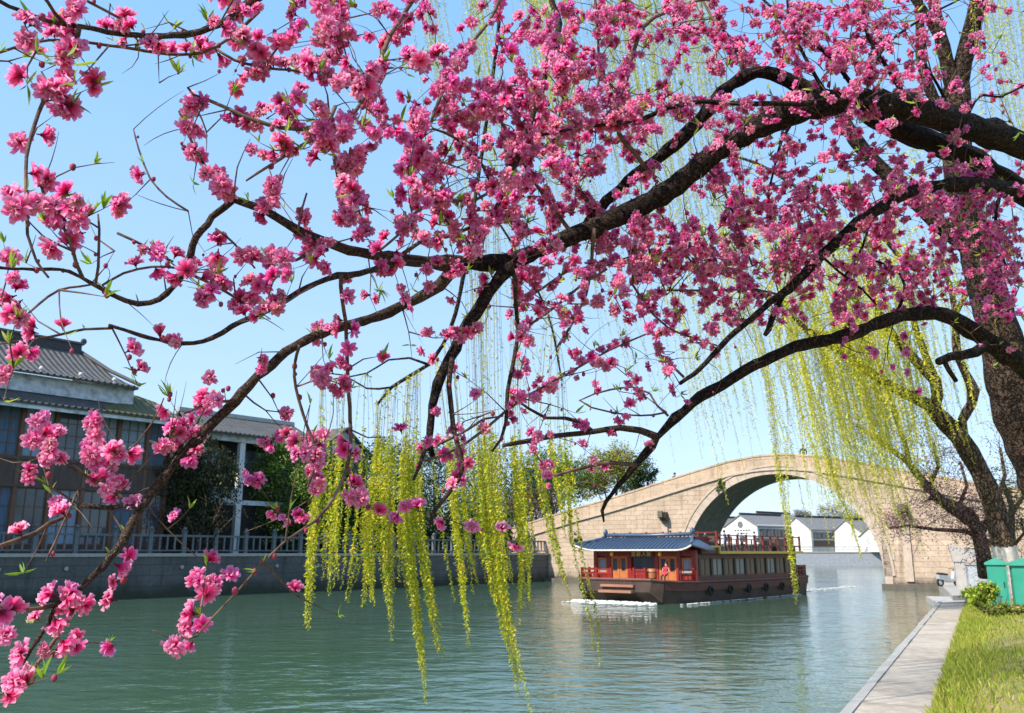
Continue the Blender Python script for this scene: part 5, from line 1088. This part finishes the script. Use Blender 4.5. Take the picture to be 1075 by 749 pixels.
Bq([(1050, 198, 4), (1045, 240, 3), (1055, 280, 2.4), (1040, 310, 2)], .1); Bq([(940, 333, 4), (950, 300, 3), (935, 280, 2.4), (900, 270, 2)], .2)
Bq([(1010, 130, 4), (1030, 100, 2.6), (1050, 102, 2.4), (1075, 90, 2)], .0)
skel = []; big_pts = []; cand = []
twig_b = MB()
def to3(s): return np.array([P(x, y, d) for x, y, d, _ in s])
for rows, dz, big in BR_:
    a = np.array([[x, y, pd(min(max(x, -80), 1250), y) + dz, w] for x, y, w in rows], float)
    s = smoothpath(a, 9 if big else 11); 
    jit = .35 * s[:, 3].clip(0, 8) * .18; s[:, 0] += rng.normal(size=len(s)) * jit; s[:, 1] += rng.normal(size=len(s)) * jit
    W3 = to3(s); rr_ = s[:, 3] * s[:, 2] / F / 2 * (.9 if big else 1)
    if big: rr_ = rr_ * (1 + .11 * rng.normal(size=len(rr_)) * (rng.random(len(rr_)) < .6))
    b = MB(); b.tube(W3, rr_, 10 if big else 6); b.build("branch", M['bark'] if rows[0][0] > 820 or rows[0][2] > 16.5 else (M['young_lit_bark'] if rows[0][2] > 5 else M['twigbark']), peach, True, off=pb)  # right-hand branches get the dark bark: their shade is put into the colour
    for x, y, d, w in s[::2]:
        if -60 < x < 1120: skel.append((x, y, d, w))
    if rows[0][2] < 7:
        for i in range(1, len(s) - 1): cand.append((s[i, 0], s[i, 1], s[i, 2], s[i + 1, 0] - s[i - 1, 0], s[i + 1, 1] - s[i - 1, 1]))
    elif s[:, 3].min() < 11:
        for i in range(1, len(s) - 1):
            if s[i, 3] < 12 and rng.random() < .35: cand.append((s[i, 0], s[i, 1], s[i, 2], s[i + 1, 0] - s[i - 1, 0], s[i + 1, 1] - s[i - 1, 1]))
# trunk outside the picture on the right, where the limbs meet
e1, e2, e3 = P(1330, 330, pd(1250, 330)), P(1330, 345, pd(1250, 345) + .22), P(1340, 540, pd(1250, 540) + .1)
b = MB(); fork = pb + (np.array([e1[0], e1[1], 0]) - pb) * np.array([.7, .7, 0]) + np.array([.05, .05, 1.2])
b.tube([pb - (0, 0, .1), pb + (0, 0, .12), pb * .5 + fork * .5 + (.04, -.03, 0), fork], [.19, .14, .115, .105], 12)
for e in (e1, e2, e3): b.tube([fork - (0, 0, .12), fork * .45 + e * .55 + (.04, 0, -.02), e], [.085, .075, .066], 10)
b.build("trunk", M['bark'], peach, True, off=pb)
# twigs grown towards the places where the photograph has flowers
COV = [[35, 20, 30, 45, 25, 20, 45, 35, 35, 50, 40, 12], [15, 7, 22, 35, 35, 50, 55, 42, 28, 28, 22, 12], [28, 13, 15, 13, 45, 45, 50, 28, 42, 44, 46, 32], [18, 16, 30, 25, 14, 15, 34, 42, 45, 40, 44, 38],
       [20, 4, 8, 20, 12, 16, 27, 25, 12, 6, 6, 2], [24, 20, 14, 24, 9, 14, 15, 5, 0, 0, 0, 0], [5, 8, 9, 13, 7, 8, 2, 0, 0, 0, 0, 0], [18, 9, 11, 1, 0, 0, 0, 0, 0, 0, 0, 0], [20, 1, 0, 0, 0, 0, 0, 0, 0, 0, 0, 0]]
CW, CH = 1075 / 12, 749 / 9
SK = np.array(skel); r = random.Random(3); tips = []
def flower_px(px, py=300): return (.041 - .009 * px / 1075 - (.003 if px > 250 else 0)) * F / pd(px, py)
cells = [(i, j) for j in range(9) for i in range(12)]; r.shuffle(cells); twig_of = {c: [] for c in cells}
for rnd in range(2):
    for (i, j) in cells:
        cov = COV[j][i]
        if cov == 0: continue
        fp = flower_px((i + .5) * CW, (j + .5) * CH); n = cov / 100 * CW * CH / (.5 * fp * fp); nt_ = int(n / 2.6 + .7) if j < 4 else int(n / 4.0 + .3)
        for k in range(max(1 if rnd == 0 else 0, nt_)):
            tx, ty = (i + r.random()) * CW, (j + r.random()) * CH
            dd = np.hypot(SK[:, 0] - tx, SK[:, 1] - ty); ok = np.where((dd > 22) & (dd < 115))[0]
            if len(ok) == 0: ok = np.where((dd > 12) & (dd < 170))[0]
            if len(ok) == 0: continue
            ok = ok[np.argsort(dd[ok])][:14]; q = SK[r.choice(list(ok))]; d1 = q[2] + r.gauss(0, .10)
            L = math.hypot(tx - q[0], ty - q[1]); nx, ny_ = -(ty - q[1]) / L, (tx - q[0]) / L; bow = r.gauss(0, .09) * L
            a = np.array([[q[0], q[1], q[2], 1.0], [q[0] * .5 + tx * .5 + nx * bow, q[1] * .5 + ty * .5 + ny_ * bow, (q[2] + d1) / 2, .8], [tx, ty, d1, .5]])
            s = smoothpath(a, 14); W3 = to3(s); w0 = .0012 * (1.0 + L / 130) * r.uniform(.8, 1.3); twig_b.tube(W3, w0 * (s[:, 3] * 1.5 - .5).clip(.22, 1), 4, False)
            for m_ in range(1, len(s)):
                x, y, d, _ = s[m_]; dx, dy = s[m_, 0] - s[m_ - 1, 0], s[m_, 1] - s[m_ - 1, 1]; cand.append((x, y, d, dx, dy))
            tips.append((tx, ty, d1, tx - q[0], ty - q[1])); SK = np.vstack([SK, [[s[m_, 0], s[m_, 1], s[m_, 2], 1.0] for m_ in range(2, len(s), 2)]])
for k_ in range(650):
    q = SK[r.randrange(len(SK))]; cj, ci = min(8, max(0, int(q[1] // CH))), min(11, max(0, int(q[0] // CW)))
    if COV[cj][ci] < 6 or ((COV[cj][ci] < 22 or q[0] < 420) and r.random() < .65): continue
    an = r.uniform(0, 6.283); L = r.uniform(18, 62) * (1.25 - .5 * q[0] / 1075); b1 = an + r.gauss(0, .75); d1 = q[2] + r.gauss(0, .05)
    W3 = np.array([P(q[0] + (2 * f - f * f) * math.cos(an) * L * .5 + f * f * math.cos(b1) * L * .5, q[1] + (2 * f - f * f) * math.sin(an) * L * .5 + f * f * math.sin(b1) * L * .5, q[2] + (d1 - q[2]) * f) for f in (0, .25, .5, .75, 1)])
    twig_b.tube(W3, [.0012, .001, .0009, .0007, .0003], 4, False)
    if r.random() < .7: cand.append((q[0] + (math.cos(an) + math.cos(b1)) * L * .45, q[1] + (math.sin(an) + math.sin(b1)) * L * .45, d1, math.cos(b1), math.sin(b1)))
tag(twig_b.build("twig", M['twigbark'], peach, True, off=pb), kind='stuff')
# one double flower, unit diameter, facing +Z; colour from deep centre to pale rim
def flower(seed, openness=1.0):
    rg = random.Random(seed); V = []; Q = []; C = []
    whorls = [(7, 1.25, .50, .30, .06), (6, .95, .46, .27, .11), (5, .55, .36, .22, .15), (4, .25, .26, .16, .17)]
    for wi, (n_, tilt, L, Wd, z0) in enumerate(whorls):
        for k_ in range(n_):
            az = 2 * math.pi * (k_ + .5 * wi + rg.uniform(-.22, .22)) / n_; tl = tilt * openness + rg.uniform(-.2, .2); ll = L * rg.uniform(.85, 1.12); ww = Wd * rg.uniform(.85, 1.15)
            b0 = len(V); u_ = np.array([math.cos(az), math.sin(az), 0]); s_ = np.array([-math.sin(az), math.cos(az), 0]); p = np.array([0, 0, z0 - .12]) + u_ * .03
            tone = rg.uniform(.86, 1.14)
            for a_ in range(4):
                f = a_ / 3; t2 = tl - .55 * (1 - f) + (.28 * f if wi == 0 else 0) ; dirv = u_ * math.sin(t2) + np.array([0, 0, math.cos(t2)])
                if a_: p = p + dirv * ll / 3
                hw = ww * (0.28, .82, 1.0, .50)[a_] * .5; nrm = np.cross(s_, dirv)
                for sd in (-1, 0, 1):
                    V.append(p + s_ * sd * hw + nrm * (-.06 if sd == 0 else .05) * (.4 + f) + rand_unit(1)[0] * .012)
                    base = np.array([(.60, .015, .14), (.90, .09, .33), (.97, .21, .46), (.99, .52, .68)][a_]) * tone; C.append(base * (1.0 if wi < 2 else .92))
            for a_ in range(3):
                for sd in range(2): q0 = b0 + a_ * 3 + sd; Q.append((q0, q0 + 1, q0 + 4, q0 + 3))
    for k_ in range(9):      # stamens
        az = rg.random() * 6.28; t2 = rg.uniform(.05, .6); dv = np.array([math.cos(az) * math.sin(t2), math.sin(az) * math.sin(t2), math.cos(t2)]); s_ = np.array([-math.sin(az), math.cos(az), 0]); b0 = len(V); p = np.array([0, 0, .02]); e = p + dv * rg.uniform(.2, .3)
        V += [p - s_ * .008, p + s_ * .008, e + s_ * .014, e - s_ * .014]; C += [(.7, .25, .3)] * 2 + [(.85, .55, .25)] * 2; Q.append((b0, b0 + 1, b0 + 2, b0 + 3))
    b0 = len(V)               # calyx and stalk
    for zz, rr0 in ((-.28, .025), (-.16, .035), (-.10, .085), (.0, .06)):
        for k_ in range(5): V.append(np.array([rr0 * math.cos(k_ * 1.2566), rr0 * math.sin(k_ * 1.2566), zz])); C.append((.22, .035, .05))
    for a_ in range(3):
        for k_ in range(5): k2 = (k_ + 1) % 5; Q.append((b0 + a_ * 5 + k_, b0 + a_ * 5 + k2, b0 + a_ * 5 + 5 + k2, b0 + a_ * 5 + 5 + k_))
    V = np.array(V); V[:, 2] += .16; return V, np.array(Q), np.clip(np.array(C), 0, .95)
FL = [flower(1), flower(2, .85), flower(3, 1.1), flower(4, .62), flower(5, .45), flower(6, .95)]
CA = np.array(cand); CI = np.clip((CA[:, 0] // CW).astype(int), -1, 12); CJ = np.clip((CA[:, 1] // CH).astype(int), -1, 9)
inst = []      # pos, axis, scale, variant, depth, inframe
def rot_to(z, spin):
    z = z / np.linalg.norm(z); x = np.cross(z, (0.3, .9, .2)); x /= np.linalg.norm(x); y = np.cross(z, x); c, s = math.cos(spin), math.sin(spin); return np.stack([x * c + y * s, y * c - x * s, z], 1)
def add_flower(x, y, d, dx, dy, sc):
    p = P(x, y, d); ax = P(x + dx, y + dy, d) - p; ax /= np.linalg.norm(ax) + 1e-9; v = rand_unit(1)[0]; v -= ax * np.dot(v, ax) * .8
    v += np.array([-.15, -.28, .05]); v /= np.linalg.norm(v); s = (.0425 - .009 * min(1, max(0, x / 1075)) - (.003 if 250 < x else 0)) * sc * r.uniform(.72, 1.12)
    inst.append((p + v * s * .16, rot_to(v, r.random() * 6.28), s, r.choices(range(6), (4, 3, 3, 1.5, 1, 4))[0], d, -5 < x < 1080 and -5 < y < 754))
for (i, j) in cells:
    cov = COV[j][i]; ids = np.where((CI == i) & (CJ == j))[0]
    if cov == 0 or len(ids) == 0: continue
    fp = flower_px((i + .5) * CW, (j + .5) * CH); n = cov / 100 * CW * CH / (.47 * fp * fp) * (1.3 + .034 * max(0, cov - 12)) * (1.42 if i > 2 and j < 4 else .95); c = 0
    while c < n:
        q = CA[r.choice(list(ids))]; m_ = min(r.choice((1, 1, 1, 2, 2, 3) if i > 3 else (1, 1, 2, 2, 3, 4)), int(n - c) + 1)
        for k_ in range(m_):
            off_ = r.gauss(0, .5) * fp; L = math.hypot(q[3], q[4]) + 1e-6; add_flower(q[0] + q[3] / L * off_ + r.gauss(0, 1.5), q[1] + q[4] / L * off_ + r.gauss(0, 1.5), q[2] + r.gauss(0, .012), q[3], q[4], 1.0)
        c += m_
# flowers that stand out in the photograph
for x, y, m_ in ((75, 118, 3), (395, 548, 2), (428, 578, 3), (15, 632, 3), (186, 614, 3), (190, 640, 3), (197, 671, 2), (150, 656, 1), (38, 735, 3), (205, 480, 4), (273, 485, 4), (330, 500, 3), (60, 205, 3), (30, 215, 3), (230, 265, 3), (185, 375, 3), (205, 410, 3), (70, 425, 3), (95, 432, 3), (60, 478, 4), (95, 480, 4), (110, 500, 3), (120, 460, 3), (48, 615, 2), (70, 618, 3), (88, 640, 2), (50, 690, 3)):
    i_ = int(np.argmin(np.hypot(CA[:, 0] - x, CA[:, 1] - y))); q = CA[i_]
    L = math.hypot(q[3], q[4]) + 1e-6
    for k_ in range(m_): o_ = r.gauss(0, 9); add_flower(q[0] + q[3] / L * o_ + r.gauss(0, 2), q[1] + q[4] / L * o_ + r.gauss(0, 2), q[2] - .01 + r.gauss(0, .01), q[3], q[4], 1.05)
order = sorted(range(len(inst)), key=lambda k_: (not inst[k_][5], inst[k_][4] / inst[k_][2]))
protos = []
for vi, (V, Q, C) in enumerate(FL):
    o = quadmesh("blossom", V, Q, M['blossom'], None, C); protos.append(o.data); bpy.data.objects.remove(o)
for k_ in order[:100]:
    p, Rm, s, vi, d, _ = inst[k_]; o = bpy.data.objects.new("blossom", protos[vi]); COL.objects.link(o); o.parent = peach
    mt = Matrix([[*(Rm[a_] * s), p[a_] - pb[a_]] for a_ in range(3)] + [[0, 0, 0, 1]]); o.matrix_local = mt
VV = []; QQ = []; CC = []; nb = 0
for k_ in order[100:]:
    p, Rm, s, vi, d, _ = inst[k_]; V, Q, C = FL[vi]; VV.append(V @ Rm.T * s + p); QQ.append(Q + nb); CC.append(C * (np.array([1.0, r.uniform(.7, 1.25), r.uniform(.88, 1.1)]) * r.uniform(.8, 1.1))); nb += len(V)
if VV: tag(quadmesh("blossom", np.concatenate(VV), np.concatenate(QQ), M['blossom'], peach, np.clip(np.concatenate(CC), 0, .95), off=pb), kind='stuff')
print("blossoms", len(inst), "twigs", len(tips), "cand", len(cand))
# buds along twigs
b = MB()
for k_ in range(900):
    q = CA[r.randrange(len(CA))]; 
    if COV[min(8, max(0, int(q[1] // CH)))][min(11, max(0, int(q[0] // CW)))] == 0: continue
    p = P(q[0], q[1], q[2]) + rand_unit(1)[0] * .006; s = r.uniform(.0028, .0062); b.ball(p, s, s, s * 1.25, 5, 3)
tag(b.build("bud", plain("bud_scale", (.30, .04, .08)), peach, True, off=pb), kind='stuff')
# leaf tufts: narrow folded young leaves, pointing up and outwards
V = []; Q = []; C = []
def tuft(x, y, d, dx, dy, n_, L):
    p = P(x, y, d); ax = P(x + dx, y + dy, d) - p; ax /= np.linalg.norm(ax) + 1e-9
    for k_ in range(n_):
        v = ax * .7 + rand_unit(1)[0] * .75 + np.array([0, 0, .75]); v /= np.linalg.norm(v); s_ = np.cross(v, rand_unit(1)[0]); s_ /= np.linalg.norm(s_); nrm = np.cross(s_, v); l = L * r.uniform(.5, 1.15); w = l * r.uniform(.16, .24); b0 = len(V)
        tone = r.uniform(.75, 1.2); col = np.array(r.choice(((.28, .44, .045), (.36, .48, .06), (.20, .36, .04), (.42, .46, .08)))) * tone
        for f, hw in ((0, .12), (.35, 1), (.7, .75), (1.0, .05)):
            c_ = p + v * l * f - nrm * l * .18 * f * f
            for sd in (-1, 0, 1): V.append(c_ + s_ * sd * hw * w * .5 + nrm * (.3 * w * hw if sd else 0)); C.append(col)
        for a_ in range(3):
            for sd in range(2): q0 = b0 + a_ * 3 + sd; Q.append((q0, q0 + 1, q0 + 4, q0 + 3))
for (x, y, d, dx, dy) in tips:
    if r.random() < .5: tuft(x, y, d, dx, dy, r.choice((3, 4, 5)), .030)
for k_ in range(520):
    q = CA[r.randrange(len(CA))]; tuft(q[0], q[1], q[2], q[3], q[4], r.choice((2, 3, 4)), .024)
for x, y in ((98, 218), (210, 70), (185, 85), (213, 28), (105, 495), (170, 422), (20, 388), (15, 278), (42, 730), (58, 737), (100, 212)):
    q = CA[int(np.argmin(np.hypot(CA[:, 0] - x, CA[:, 1] - y)))]; tuft(q[0], q[1], q[2], 0, -1, 6, .036)
tag(quadmesh("leaf", np.array(V), np.array(Q), M['leaf'], peach, np.clip(np.array(C), 0, .9), off=pb), kind='stuff')
